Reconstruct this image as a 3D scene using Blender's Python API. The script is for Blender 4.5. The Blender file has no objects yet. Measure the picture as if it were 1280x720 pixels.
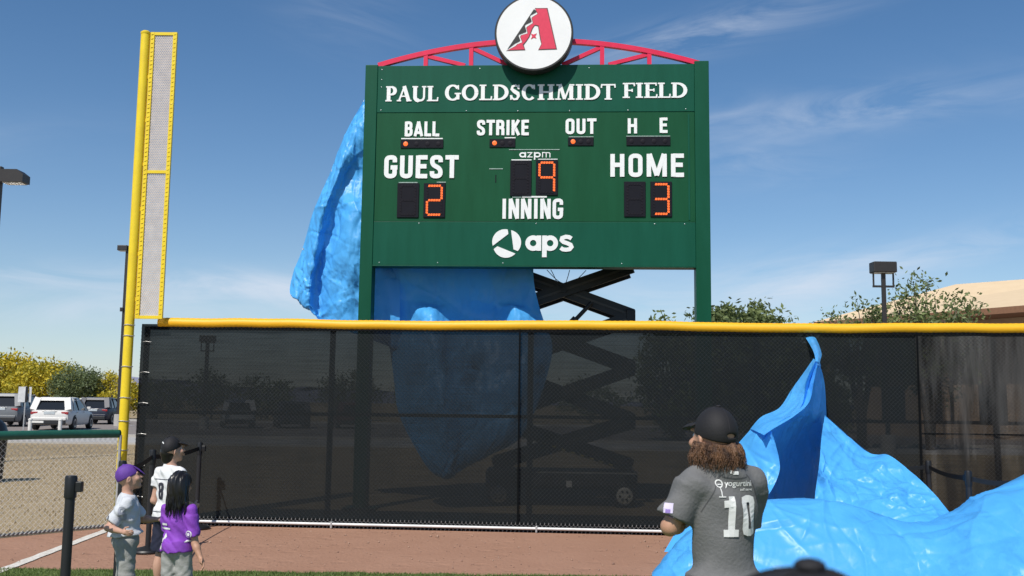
import bpy, bmesh, math, random
import numpy as np
from mathutils import Vector, Matrix, noise
from mathutils.bvhtree import BVHTree
from mathutils.geometry import tessellate_polygon
random.seed(7); RNG = np.random.default_rng(7)
S = bpy.context.scene
C = S.collection
PI = math.pi

# ------------------------------------------------------------------ camera
cam = bpy.data.cameras.new('camera'); camo = bpy.data.objects.new('camera', cam); C.objects.link(camo)
cam.lens = 35.156; cam.sensor_width = 36.0; cam.clip_start = 0.05; cam.clip_end = 20000
pitch = math.atan(145/1250.); roll = 0.0125
camo.matrix_world = Matrix.Translation((0, 0, 1.6)) @ Matrix.Rotation(PI/2 + pitch, 4, 'X') @ Matrix.Rotation(roll, 4, 'Z')
cam.dof.use_dof = True; cam.dof.focus_distance = 14.0; cam.dof.aperture_fstop = 8.0
S.camera = camo
# ------------------------------------------------------------------ light
SUN = Vector((-0.43, -1.0, 1.29)).normalized()          # towards the sun
elev = math.asin(SUN.z); az = math.atan2(SUN.x, SUN.y)
w = bpy.data.worlds.new('World'); S.world = w; w.use_nodes = True
nt = w.node_tree; nt.nodes.clear(); N = nt.nodes.new; L = nt.links.new
out = N('ShaderNodeOutputWorld'); bg = N('ShaderNodeBackground'); bg.inputs['Strength'].default_value = 0.106
sky = N('ShaderNodeTexSky'); sky.sky_type = 'NISHITA'; sky.sun_disc = False
sky.sun_elevation = elev; sky.sun_rotation = az; sky.altitude = 500; sky.air_density = 1.0; sky.dust_density = 0.55; sky.ozone_density = 2.6
hsv = N('ShaderNodeHueSaturation'); hsv.inputs['Saturation'].default_value = 1.22
L(sky.outputs[0], hsv.inputs['Color'])
# thin cirrus: slanted streaks in the direction plane (x/y, z/y)
tc = N('ShaderNodeTexCoord'); sep = N('ShaderNodeSeparateXYZ'); L(tc.outputs['Generated'], sep.inputs[0])
def M(op, a, b=None, c=None):
    n = N('ShaderNodeMath'); n.operation = op
    for i, v in enumerate((a, b, c)):
        if v is None: continue
        if isinstance(v, (int, float)): n.inputs[i].default_value = v
        else: L(v, n.inputs[i])
    return n.outputs[0]
ya = M('MAXIMUM', M('ABSOLUTE', sep.outputs[1]), 0.15)
ax = M('DIVIDE', sep.outputs[0], ya); az_ = M('DIVIDE', sep.outputs[2], ya)
def streak(cx, cz, slope, hw, hl, scale, amp, seed, curve=0.0):
    dx = M('SUBTRACT', ax, cx); dz = M('SUBTRACT', M('SUBTRACT', az_, cz), M('MULTIPLY', dx, slope))
    if curve: dz = M('SUBTRACT', dz, M('MULTIPLY', M('MULTIPLY', dx, dx), curve))
    cb = N('ShaderNodeCombineXYZ'); L(M('MULTIPLY', dx, scale), cb.inputs[0]); L(M('MULTIPLY', dz, scale*4.5), cb.inputs[1]); cb.inputs[2].default_value = seed
    nz = N('ShaderNodeTexNoise'); nz.inputs['Scale'].default_value = 1; nz.inputs['Detail'].default_value = 6; nz.inputs['Roughness'].default_value = 0.62; nz.inputs['Distortion'].default_value = 0.8
    L(cb.outputs[0], nz.inputs['Vector'])
    g = M('EXPONENT', M('MULTIPLY', M('ADD', M('POWER', M('ABSOLUTE', M('DIVIDE', dz, hw)), 2.0), M('POWER', M('ABSOLUTE', M('DIVIDE', dx, hl)), 2.0)), -1.0))
    v = M('MAXIMUM', M('SUBTRACT', nz.outputs[0], 0.36), 0.0)
    return M('MULTIPLY', M('MULTIPLY', g, v), amp)
tot = None
for a in [(0.20, 0.385, 0.26, 0.020, 0.14, 6, 1.25, 1.3), (0.34, 0.305, 0.13, 0.022, 0.20, 6, 1.1, 4.7), (0.24, 0.25, 0.05, 0.03, 0.10, 9, .5, 9.2),
          (0.42, 0.155, 0.24, 0.016, 0.17, 6, 1.6, 6.1), (0.30, 0.125, 0.18, 0.030, 0.10, 7, 1.7, 2.2),
          (-0.30, 0.115, -0.04, 0.016, 0.26, 6, 1.9, 8.8), (-0.45, 0.09, 0.03, 0.02, 0.25, 5, 1.3, 3.9), (-0.18, 0.41, -0.3, 0.05, 0.07, 7, .35, 5.5),
          (0.05, 0.105, 0.02, 0.03, 0.3, 5, 1.5, 7.5), (-0.9, 0.22, 0.1, 0.03, 0.3, 5, 1.2, 11.0), (1.0, 0.3, -0.1, 0.04, 0.3, 5, 1.2, 12.0)]:
    v = streak(*a); tot = v if tot is None else M('ADD', tot, v)
front = M('GREATER_THAN', sep.outputs[1], 0.1)
hz = M('EXPONENT', M('MULTIPLY', M('ABSOLUTE', sep.outputs[2]), -9.0))
fac = M('MINIMUM', M('MULTIPLY', tot, front), 0.8)
mx = N('ShaderNodeMixRGB'); L(fac, mx.inputs[0]); L(hsv.outputs[0], mx.inputs[1]); mx.inputs[2].default_value = (6.9, 7.4, 8.3, 1)
mh = N('ShaderNodeMixRGB'); L(M('MULTIPLY', hz, 0.42), mh.inputs[0]); L(mx.outputs[0], mh.inputs[1]); mh.inputs[2].default_value = (6.0, 6.9, 8.6, 1)
L(mh.outputs[0], bg.inputs[0]); L(bg.outputs[0], out.inputs[0])
sd = bpy.data.lights.new('sun', 'SUN'); sd.energy = 4.3; sd.angle = math.radians(0.53); sd.color = (1, 0.95, 0.87)
so = bpy.data.objects.new('sun', sd); C.objects.link(so); so.rotation_euler = SUN.to_track_quat('Z', 'Y').to_euler()
S.view_settings.view_transform = 'Standard'; S.view_settings.look = 'None'; S.view_settings.exposure = 0.0; S.view_settings.gamma = 1.0

# ------------------------------------------------------------------ materials
def srgb(r, g, b):
    f = lambda c: (c/255/12.92) if c/255 <= 0.04045 else ((c/255+0.055)/1.055)**2.4
    return (f(r), f(g), f(b))
def mat(name, col, rough=0.6, metal=0.0, col2=None, scale=8.0, detail=4, bump=0.0, bscale=None, spec=0.5, emit=None, es=0.0,
        trans=0.0, sheen=0.0, coords='Object', stretch=None, coat=0.0):
    m = bpy.data.materials.new(name); m.use_nodes = True
    t = m.node_tree; p = t.nodes['Principled BSDF']
    p.inputs['Base Color'].default_value = (*col, 1); p.inputs['Roughness'].default_value = rough; p.inputs['Metallic'].default_value = metal
    p.inputs['Specular IOR Level'].default_value = spec; p.inputs['Coat Weight'].default_value = coat
    if emit: p.inputs['Emission Color'].default_value = (*emit, 1); p.inputs['Emission Strength'].default_value = es
    if sheen: p.inputs['Sheen Weight'].default_value = sheen
    tcn = t.nodes.new('ShaderNodeTexCoord'); mp = t.nodes.new('ShaderNodeMapping'); t.links.new(tcn.outputs[coords], mp.inputs[0])
    if stretch: mp.inputs['Scale'].default_value = stretch
    if col2 is None: col2 = tuple(c*0.82 for c in col)
    nz = t.nodes.new('ShaderNodeTexNoise'); nz.inputs['Scale'].default_value = scale; nz.inputs['Detail'].default_value = detail; nz.inputs['Roughness'].default_value = 0.6
    t.links.new(mp.outputs[0], nz.inputs['Vector'])
    rp = t.nodes.new('ShaderNodeValToRGB'); rp.color_ramp.elements[0].position = 0.33; rp.color_ramp.elements[1].position = 0.67
    rp.color_ramp.elements[0].color = (*col2, 1); rp.color_ramp.elements[1].color = (*col, 1)
    t.links.new(nz.outputs[0], rp.inputs[0]); t.links.new(rp.outputs[0], p.inputs['Base Color'])
    if bump:
        n2 = t.nodes.new('ShaderNodeTexNoise'); n2.inputs['Scale'].default_value = bscale or scale*4; n2.inputs['Detail'].default_value = 5
        t.links.new(mp.outputs[0], n2.inputs['Vector'])
        b = t.nodes.new('ShaderNodeBump'); b.inputs['Strength'].default_value = bump; b.inputs['Distance'].default_value = 0.02
        t.links.new(n2.outputs[0], b.inputs['Height']); t.links.new(b.outputs[0], p.inputs['Normal'])
    if trans:
        tr = t.nodes.new('ShaderNodeBsdfTranslucent'); t.links.new(rp.outputs[0], tr.inputs[0])
        ms = t.nodes.new('ShaderNodeMixShader'); ms.inputs[0].default_value = trans
        t.links.new(p.outputs[0], ms.inputs[1]); t.links.new(tr.outputs[0], ms.inputs[2]); t.links.new(ms.outputs[0], t.nodes['Material Output'].inputs[0])
    return m
def leaf_mat(name, ca, cb, trans=0.25):
    m = mat(name, ca, 0.6, trans=trans)
    t = m.node_tree; at = t.nodes.new('ShaderNodeAttribute'); at.attribute_name = 'tint'
    rp = [n for n in t.nodes if n.type == 'VALTORGB'][0]
    rp.color_ramp.elements[0].color = (*cb, 1); rp.color_ramp.elements[1].color = (*ca, 1); rp.color_ramp.elements[0].position = 0.0; rp.color_ramp.elements[1].position = 1.0
    t.links.new(at.outputs['Fac'], rp.inputs[0]); return m

YEL = mat('yellow_paint', (0.88, 0.66, 0.02), 0.4, col2=(0.80, 0.58, 0.02), scale=5, bump=0.05)
YFOAM = mat('yellow_guard_plastic', (0.90, 0.47, 0.008), 0.5, col2=(0.85, 0.43, 0.008), scale=3, bump=0.25, bscale=9, stretch=(0.4, 1, 1))
GPAD = mat('green_guard_plastic', (0.015, 0.11, 0.075), 0.45, col2=(0.012, 0.085, 0.06), bump=0.2, bscale=9)
GALV = mat('galvanised_wire', (0.50, 0.50, 0.49), 0.42, 0.35, scale=30)
RAILW = mat('bottom_rail_metal', (0.78, 0.78, 0.77), 0.45, 0.1, scale=6)
BLK = mat('black_steel', (0.016, 0.016, 0.018), 0.5, scale=6)
BLKP = mat('black_plastic', (0.012, 0.012, 0.013), 0.42, scale=6)
BROWNM = mat('bronze_pole_paint', (0.028, 0.025, 0.024), 0.5)
GREENB = mat('board_green_panel', srgb(4, 72, 42), 0.5, spec=.22, col2=srgb(12, 80, 50), scale=2.2, detail=8, stretch=(2.2, 1, .35), bump=0.03, bscale=60)
GREENH = mat('board_green_header', srgb(4, 76, 56), 0.45, spec=.22, col2=srgb(12, 84, 64), scale=2.2, detail=8, stretch=(2.2, 1, .35), bump=0.03, bscale=60)
GREENP = mat('board_green_post', srgb(4, 74, 50), 0.45, spec=.22, col2=srgb(12, 80, 58), scale=2, detail=8, stretch=(2, 1, .4))
WHITE = mat('white_lettering', (0.88, 0.88, 0.87), 0.5, scale=20, col2=(0.82, 0.83, 0.82))
DIM = mat('worn_lettering', (0.42, 0.50, 0.46), 0.6, scale=40, col2=(0.2, 0.32, 0.28))
LEDP = mat('led_module_black', (0.010, 0.010, 0.016), 0.6, spec=.15)
LEDO = mat('led_unlit', (0.016, 0.014, 0.020), 0.6, spec=.15)
LED = mat('led_lit_orange', (0.6, 0.12, 0.02), 0.4, emit=(1.0, 0.13, 0.018), es=.85, col2=(0.6, 0.12, 0.02))
REDT = mat('red_truss_paint', srgb(226, 28, 76), 0.4, col2=srgb(212, 24, 68))
REDL = mat('red_logo', srgb(222, 50, 84), 0.5, col2=srgb(214, 44, 78), scale=20)
FACE = mat('white_emblem_face', (0.86, 0.86, 0.85), 0.4, col2=(0.82, 0.82, 0.81), scale=3)
BLKL = mat('black_logo', (0.02, 0.02, 0.018), 0.5)
MESHG = None
def tarp_mat(name, k, rough):
    m = mat(name, (0.10, 0.47, 0.95), rough, col2=(0.085, 0.43, 0.91), scale=2.5, detail=6, trans=0.17, spec=0.42)
    t = m.node_tree; p = t.nodes['Principled BSDF']; tcn = [n for n in t.nodes if n.type == 'TEX_COORD'][0]
    def vm(op, a, b=None, sc=None):
        n = t.nodes.new('ShaderNodeVectorMath'); n.operation = op
        for k, v in enumerate((a, b)):
            if v is None: continue
            if isinstance(v, tuple): n.inputs[k].default_value = v
            else: t.links.new(v, n.inputs[k])
        if sc is not None: n.inputs['Scale'].default_value = sc
        return n.outputs[0]
    geo = t.nodes.new('ShaderNodeNewGeometry'); cur = geo.outputs['Normal']
    mk = t.nodes.new('ShaderNodeTexNoise'); mk.inputs['Scale'].default_value = 1.3; mk.inputs['Detail'].default_value = 2; t.links.new(tcn.outputs['Object'], mk.inputs['Vector'])
    mkr = t.nodes.new('ShaderNodeMapRange'); mkr.inputs[1].default_value = .42; mkr.inputs[2].default_value = .64; mkr.inputs[3].default_value = .30; mkr.inputs[4].default_value = 1.15; t.links.new(mk.outputs[0], mkr.inputs[0])
    # crumpled film: every little facet between creases leans its own way
    for sc, st, rot, stv in ((2.4, .30, .5, (1, .45, .40)), (6.0, .36, -.8, (.45, 1, .8)), (15.0, .28, .3, (1, .45, .8)), (36.0, .16, 1.1, (.7, 1, .6))):
        mp = t.nodes.new('ShaderNodeMapping'); mp.inputs['Rotation'].default_value = (rot*.6, rot, rot*.4); mp.inputs['Scale'].default_value = stv; t.links.new(tcn.outputs['Object'], mp.inputs[0])
        nz = t.nodes.new('ShaderNodeTexNoise'); nz.inputs['Scale'].default_value = sc*.5; nz.inputs['Detail'].default_value = 3; t.links.new(mp.outputs[0], nz.inputs['Vector'])
        w_ = vm('ADD', mp.outputs[0], vm('SCALE', nz.outputs['Color'], sc=1.1/sc))
        vo = t.nodes.new('ShaderNodeTexVoronoi'); vo.inputs['Scale'].default_value = sc; vo.feature = 'SMOOTH_F1'; vo.inputs['Smoothness'].default_value = .12; t.links.new(w_, vo.inputs['Vector'])
        off = t.nodes.new('ShaderNodeVectorMath'); off.operation = 'SCALE'; t.links.new(vm('SCALE', vm('SUBTRACT', vo.outputs['Color'], (.5, .5, .5)), sc=st*k), off.inputs[0]); t.links.new(mkr.outputs[0], off.inputs['Scale'])
        cur = vm('ADD', cur, off.outputs[0])
    nrm = vm('NORMALIZE', cur)
    t.links.new(nrm, p.inputs['Normal']); tr = [n for n in t.nodes if n.type == 'BSDF_TRANSLUCENT'][0]; t.links.new(nrm, tr.inputs['Normal'])
    return m
TARPM = tarp_mat('blue_tarp', .70, .40); TARPH = tarp_mat('blue_tarp_crinkled', 1.05, .42)
def screen_mat(name, through, col, loose=False):
    m = bpy.data.materials.new(name); m.use_nodes = True; t = m.node_tree; p = t.nodes['Principled BSDF']
    p.inputs['Base Color'].default_value = (*col, 1); p.inputs['Roughness'].default_value = 0.75; p.inputs['Specular IOR Level'].default_value = 0.08
    tcn = t.nodes.new('ShaderNodeTexCoord'); mp = t.nodes.new('ShaderNodeMapping'); t.links.new(tcn.outputs['Object'], mp.inputs[0])
    mp.inputs['Scale'].default_value = (2.2, 1, 0.35) if loose else (0.8, 1, 0.5)
    nz = t.nodes.new('ShaderNodeTexNoise'); nz.inputs['Scale'].default_value = 2.2; nz.inputs['Detail'].default_value = 6; t.links.new(mp.outputs[0], nz.inputs['Vector'])
    mr = t.nodes.new('ShaderNodeMapRange'); mr.inputs[1].default_value = 0.35; mr.inputs[2].default_value = 0.68
    mr.inputs[3].default_value = through*(0.35 if loose else 0.8); mr.inputs[4].default_value = through*(1.6 if loose else 1.15)
    t.links.new(nz.outputs[0], mr.inputs[0])
    mp2 = t.nodes.new('ShaderNodeMapping'); t.links.new(tcn.outputs['Object'], mp2.inputs[0]); mp2.inputs['Scale'].default_value = (1.5, 1, 60)
    n2 = t.nodes.new('ShaderNodeTexNoise'); n2.inputs['Scale'].default_value = 1.0; n2.inputs['Detail'].default_value = 3; t.links.new(mp2.outputs[0], n2.inputs['Vector'])
    mr2 = t.nodes.new('ShaderNodeMapRange'); mr2.inputs[1].default_value = 0.3; mr2.inputs[2].default_value = 0.7; mr2.inputs[3].default_value = 0.7; mr2.inputs[4].default_value = 1.3
    t.links.new(n2.outputs[0], mr2.inputs[0])
    mu = t.nodes.new('ShaderNodeMath'); mu.operation = 'MULTIPLY'; t.links.new(mr.outputs[0], mu.inputs[0]); t.links.new(mr2.outputs[0], mu.inputs[1])
    tr = t.nodes.new('ShaderNodeBsdfTransparent'); ms = t.nodes.new('ShaderNodeMixShader')
    t.links.new(mu.outputs[0], ms.inputs[0]); t.links.new(p.outputs[0], ms.inputs[1]); t.links.new(tr.outputs[0], ms.inputs[2])
    if loose:                                                # vertical streaks, paler above: light through mesh and folds put into the colour
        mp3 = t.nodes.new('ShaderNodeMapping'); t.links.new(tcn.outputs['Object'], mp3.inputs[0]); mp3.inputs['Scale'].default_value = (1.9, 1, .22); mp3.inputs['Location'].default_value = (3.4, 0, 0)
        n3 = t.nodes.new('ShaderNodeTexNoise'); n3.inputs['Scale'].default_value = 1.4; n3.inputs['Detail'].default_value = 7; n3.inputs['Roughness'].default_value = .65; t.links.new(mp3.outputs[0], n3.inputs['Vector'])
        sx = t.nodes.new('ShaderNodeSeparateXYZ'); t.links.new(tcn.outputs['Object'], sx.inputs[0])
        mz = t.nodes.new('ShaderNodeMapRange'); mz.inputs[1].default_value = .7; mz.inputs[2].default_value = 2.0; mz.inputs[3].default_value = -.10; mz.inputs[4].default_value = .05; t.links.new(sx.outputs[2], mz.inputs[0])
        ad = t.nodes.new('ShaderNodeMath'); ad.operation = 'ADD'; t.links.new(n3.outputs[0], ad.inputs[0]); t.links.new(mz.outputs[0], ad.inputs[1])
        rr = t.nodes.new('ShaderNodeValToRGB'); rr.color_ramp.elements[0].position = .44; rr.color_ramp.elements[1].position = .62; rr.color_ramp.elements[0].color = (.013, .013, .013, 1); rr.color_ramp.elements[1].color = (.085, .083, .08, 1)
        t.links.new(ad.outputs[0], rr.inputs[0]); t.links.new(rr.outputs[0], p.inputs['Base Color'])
    t.links.new(ms.outputs[0], t.nodes['Material Output'].inputs[0])
    return m
SCREEN = screen_mat('black_windscreen_mesh', 0.040, (0.0145, 0.0178, 0.0192))
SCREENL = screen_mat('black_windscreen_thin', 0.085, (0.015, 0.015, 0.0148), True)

# ------------------------------------------------------------------ mesh helpers
class MB:
    def __init__(s): s.v = []; s.f = []
    def add(s, vs, fs):
        o = len(s.v); s.v += [tuple(v) for v in vs]; s.f += [tuple(i+o for i in f) for f in fs]; return s
    def box(s, c, h, R=None):
        vs = [Vector((x*h[0], y*h[1], z*h[2])) for z in (-1, 1) for y in (-1, 1) for x in (-1, 1)]
        if R is not None: vs = [R @ v for v in vs]
        c = Vector(c)
        return s.add([v+c for v in vs], [(0,2,3,1), (4,5,7,6), (0,1,5,4), (2,6,7,3), (0,4,6,2), (1,3,7,5)])
    def bbox(s, c, h, b):                                # box with chamfered edges
        bm = bmesh.new(); bmesh.ops.create_cube(bm, size=2.0)
        for v in bm.verts: v.co = Vector((v.co.x*h[0], v.co.y*h[1], v.co.z*h[2]))
        bmesh.ops.bevel(bm, geom=list(bm.edges), offset=b, segments=2, affect='EDGES', profile=0.5)
        c = Vector(c); bm.verts.index_update(); s.add([v.co+c for v in bm.verts], [[v.index for v in f.verts] for f in bm.faces]); bm.free(); return s
    def tube(s, pts, r, n=8, caps=True):
        pts = [Vector(p) for p in pts]; rs = r if isinstance(r, (list, tuple)) else [r]*len(pts)
        vs = []; up = None
        for i, p in enumerate(pts):
            d = (pts[min(i+1, len(pts)-1)] - pts[max(i-1, 0)]).normalized()
            if up is None: up = Vector((0, 0, 1)) if abs(d.z) < 0.9 else Vector((0, 1, 0))
            a = d.cross(up).normalized(); b = a.cross(d).normalized(); up = b
            vs += [p + (a*math.cos(2*PI*k/n) + b*math.sin(2*PI*k/n))*rs[i] for k in range(n)]
        fs = [(i*n+k, i*n+(k+1) % n, (i+1)*n+(k+1) % n, (i+1)*n+k) for i in range(len(pts)-1) for k in range(n)]
        if caps: fs += [tuple(range(n))[::-1], tuple((len(pts)-1)*n+k for k in range(n))]
        return s.add(vs, fs)
    def bar(s, a, b, wx, wy, up=(0, 0, 1)):              # square bar from a to b
        a, b = Vector(a), Vector(b); d = (b-a).normalized(); u = Vector(up)
        x = d.cross(u).normalized() if d.cross(u).length > 1e-4 else Vector((1, 0, 0)); y = x.cross(d).normalized()
        vs = [q + x*sx*wx/2 + y*sy*wy/2 for q in (a, b) for sx, sy in ((-1,-1), (1,-1), (1,1), (-1,1))]
        return s.add(vs, [(3,2,1,0), (4,5,6,7), (0,1,5,4), (1,2,6,5), (2,3,7,6), (3,0,4,7)])
    def lathe(s, prof, c=(0,0,0), n=24, axis='Z'):
        vs = []
        for r, z in prof:
            for k in range(n):
                a = 2*PI*k/n; x, y = r*math.cos(a), r*math.sin(a)
                v = {'Z': (x, y, z), 'Y': (x, z, y), 'X': (z, x, y)}[axis]
                vs.append((v[0]+c[0], v[1]+c[1], v[2]+c[2]))
        m = len(prof)
        fs = [(i*n+k, i*n+(k+1) % n, (i+1)*n+(k+1) % n, (i+1)*n+k) for i in range(m-1) for k in range(n)]
        fs += [tuple(range(n))[::-1], tuple((m-1)*n+k for k in range(n))]
        return s.add(vs, fs)
    def prism(s, poly, t0, t1, axis='Y'):                # polygon (a, b) extruded from t0 to t1
        tri = tessellate_polygon([[Vector((p[0], p[1], 0)) for p in poly]]); n = len(poly)
        g = lambda p, t: {'Y': (p[0], t, p[1]), 'Z': (p[0], p[1], t), 'X': (t, p[0], p[1])}[axis]
        vs = [g(p, t0) for p in poly] + [g(p, t1) for p in poly]
        fs = [tuple(f) for f in tri] + [tuple(i+n for i in f[::-1]) for f in tri] + [(i, (i+1) % n, (i+1) % n+n, i+n) for i in range(n)]
        return s.add(vs, fs)
    def build(s, name, m, parent=None, smooth=False, fix=True):
        me = bpy.data.meshes.new(name); me.from_pydata(s.v, [], s.f)
        if fix:
            bm = bmesh.new(); bm.from_mesh(me); bmesh.ops.recalc_face_normals(bm, faces=bm.faces); bm.to_mesh(me); bm.free()
        me.materials.append(m); o = bpy.data.objects.new(name, me); C.objects.link(o)
        if parent: o.parent = parent
        if smooth:
            me.shade_smooth(); 
            if smooth != 'all': 
                try: me.set_sharp_from_angle(angle=math.radians(40))
                except Exception: pass
        return o
def npmesh(name, V, F, m, parent=None, smooth=True, tint=None):
    me = bpy.data.meshes.new(name); V = np.asarray(V, np.float32); F = np.asarray(F, np.int32); n, k = F.shape
    me.vertices.add(len(V)); me.vertices.foreach_set('co', V.ravel()); me.loops.add(n*k); me.loops.foreach_set('vertex_index', F.ravel())
    me.polygons.add(n); me.polygons.foreach_set('loop_start', np.arange(0, n*k, k, dtype=np.int32)); me.update(calc_edges=True)
    if tint is not None:
        a = me.attributes.new('tint', 'FLOAT', 'FACE'); a.data.foreach_set('value', np.asarray(tint, np.float32))
    if smooth: me.shade_smooth()
    me.materials.append(m); o = bpy.data.objects.new(name, me); C.objects.link(o)
    if parent: o.parent = parent
    return o
def tag(o, label=None, cat=None, group=None, kind=None):
    if label: o['label'] = label
    if cat: o['category'] = cat
    if group: o['group'] = group
    if kind: o['kind'] = kind
    return o
def thing(name, label, cat, loc=(0,0,0), rz=0.0, group=None):
    o = bpy.data.objects.new(name, None); C.objects.link(o); o.location = loc; o.rotation_euler = (0, 0, rz); o.empty_display_size = 0.2
    return tag(o, label, cat, group)
def copy_tree(o, parent=None):
    c = o.copy(); C.objects.link(c); c.parent = parent
    for ch in list(o.children): copy_tree(ch, c)
    return c

# ------------------------------------------------------------------ lettering made of strokes
def arcpts(cx, cy, rx, ry, a0, a1, n=14): return [(cx+rx*math.cos(math.radians(a0+(a1-a0)*i/n)), cy+ry*math.sin(math.radians(a0+(a1-a0)*i/n))) for i in range(n+1)]
def rounded(pts, r, closed=False, n=5):
    out = []; m = len(pts)
    for i, p in enumerate(pts):
        if not closed and i in (0, m-1): out.append(p); continue
        a = Vector(pts[i-1]); b = Vector(p); c = Vector(pts[(i+1) % m]); rr = min(r, (a-b).length*.5, (c-b).length*.5)
        p0 = b+(a-b).normalized()*rr; p1 = b+(c-b).normalized()*rr
        out += [tuple(p0*(1-t)**2 + b*2*t*(1-t) + p1*t*t) for t in [k/n for k in range(n+1)]]
    return out
def sans(ch, w, t):
    """strokes (points, closed) of a bold condensed capital in a box w x 1, stroke weight t"""
    l, r, b, T = t/2, w-t/2, t*.42, 1-t*.42; m = w/2; R = w*.42
    o = [(l, .3), (l, b), (r, b), (r, T), (l, T)]
    K = {'B': [([(l, 0), (l, 1)], 0), (rounded([(l, T), (r*.96, T), (r*.96, .53), (l, .53)], R), 0), (rounded([(l, .53), (r, .53), (r, b), (l, b)], R), 0)],
     'A': [([(l*.8, 0), (m, 1)], 0), ([(w-l*.8, 0), (m, 1)], 0), ([(l*1.4, .24), (w-l*1.4, .24)], 0)],
     'L': [([(l, 0), (l, 1)], 0), ([(l, b), (w, b)], 0)], 'I': [([(m, 0), (m, 1)], 0)],
     'T': [([(m, 0), (m, 1)], 0), ([(0, T), (w, T)], 0)], 'E': [([(l, 0), (l, 1)], 0), ([(l, T), (w, T)], 0), ([(l, .52), (w*.92, .52)], 0), ([(l, b), (w, b)], 0)],
     'H': [([(l, 0), (l, 1)], 0), ([(r, 0), (r, 1)], 0), ([(l, .52), (r, .52)], 0)],
     'R': [([(l, 0), (l, 1)], 0), (rounded([(l, T), (r*.97, T), (r*.97, .5), (l, .5)], R), 0), (rounded([(m*.9, .5), (r, .45), (r, 0)], R*.6), 0)],
     'K': [([(l, 0), (l, 1)], 0), ([(l, .38), (w-t*.4, 1)], 0), ([(m*.85, .52), (w-t*.35, 0)], 0)],
     'N': [([(l, 0), (l, 1)], 0), ([(r, 0), (r, 1)], 0), ([(l*1.1, 1), (r-l*.1, 0)], 0)],
     'M': [([(l, 0), (l, 1)], 0), ([(r, 0), (r, 1)], 0), ([(l*1.2, 1), (m, .05)], 0), ([(r-l*.2, 1), (m, .05)], 0)],
     'U': [(rounded([(l, 1), (l, b), (r, b), (r, 1)], R), 0)],
     'O': [(rounded([(l, b), (r, b), (r, T), (l, T)], R, True), 1)], '0': [(rounded([(l, b), (r, b), (r, T), (l, T)], R*.55, True, 2), 1)],
     '1': [([(w*.58, 0), (w*.58, 1)], 0), ([(w*.12, .80), (w*.58, .82)], 0), ([(w*.12, b*.9), (w, b*.9)], 0)],
     '8': [(rounded([(l, .52), (r, .52), (r, T), (l, T)], R*.5, True, 2), 1), (rounded([(l, b), (r, b), (r, .52), (l, .52)], R*.5, True, 2), 1)],
     'G': [(rounded([(r, .70), (r, T), (l, T), (l, b), (r, b), (r, .45)], R), 0), ([(m, .47), (w, .47)], 0)],
     'S': [(rounded([(r, .70), (r, T), (l, T), (l, .58), (r, .42), (r, b), (l, b), (l, .30)], R*.8), 0)]}
    return [(p, c, t if True else t) for p, c in K[ch]]
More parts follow.
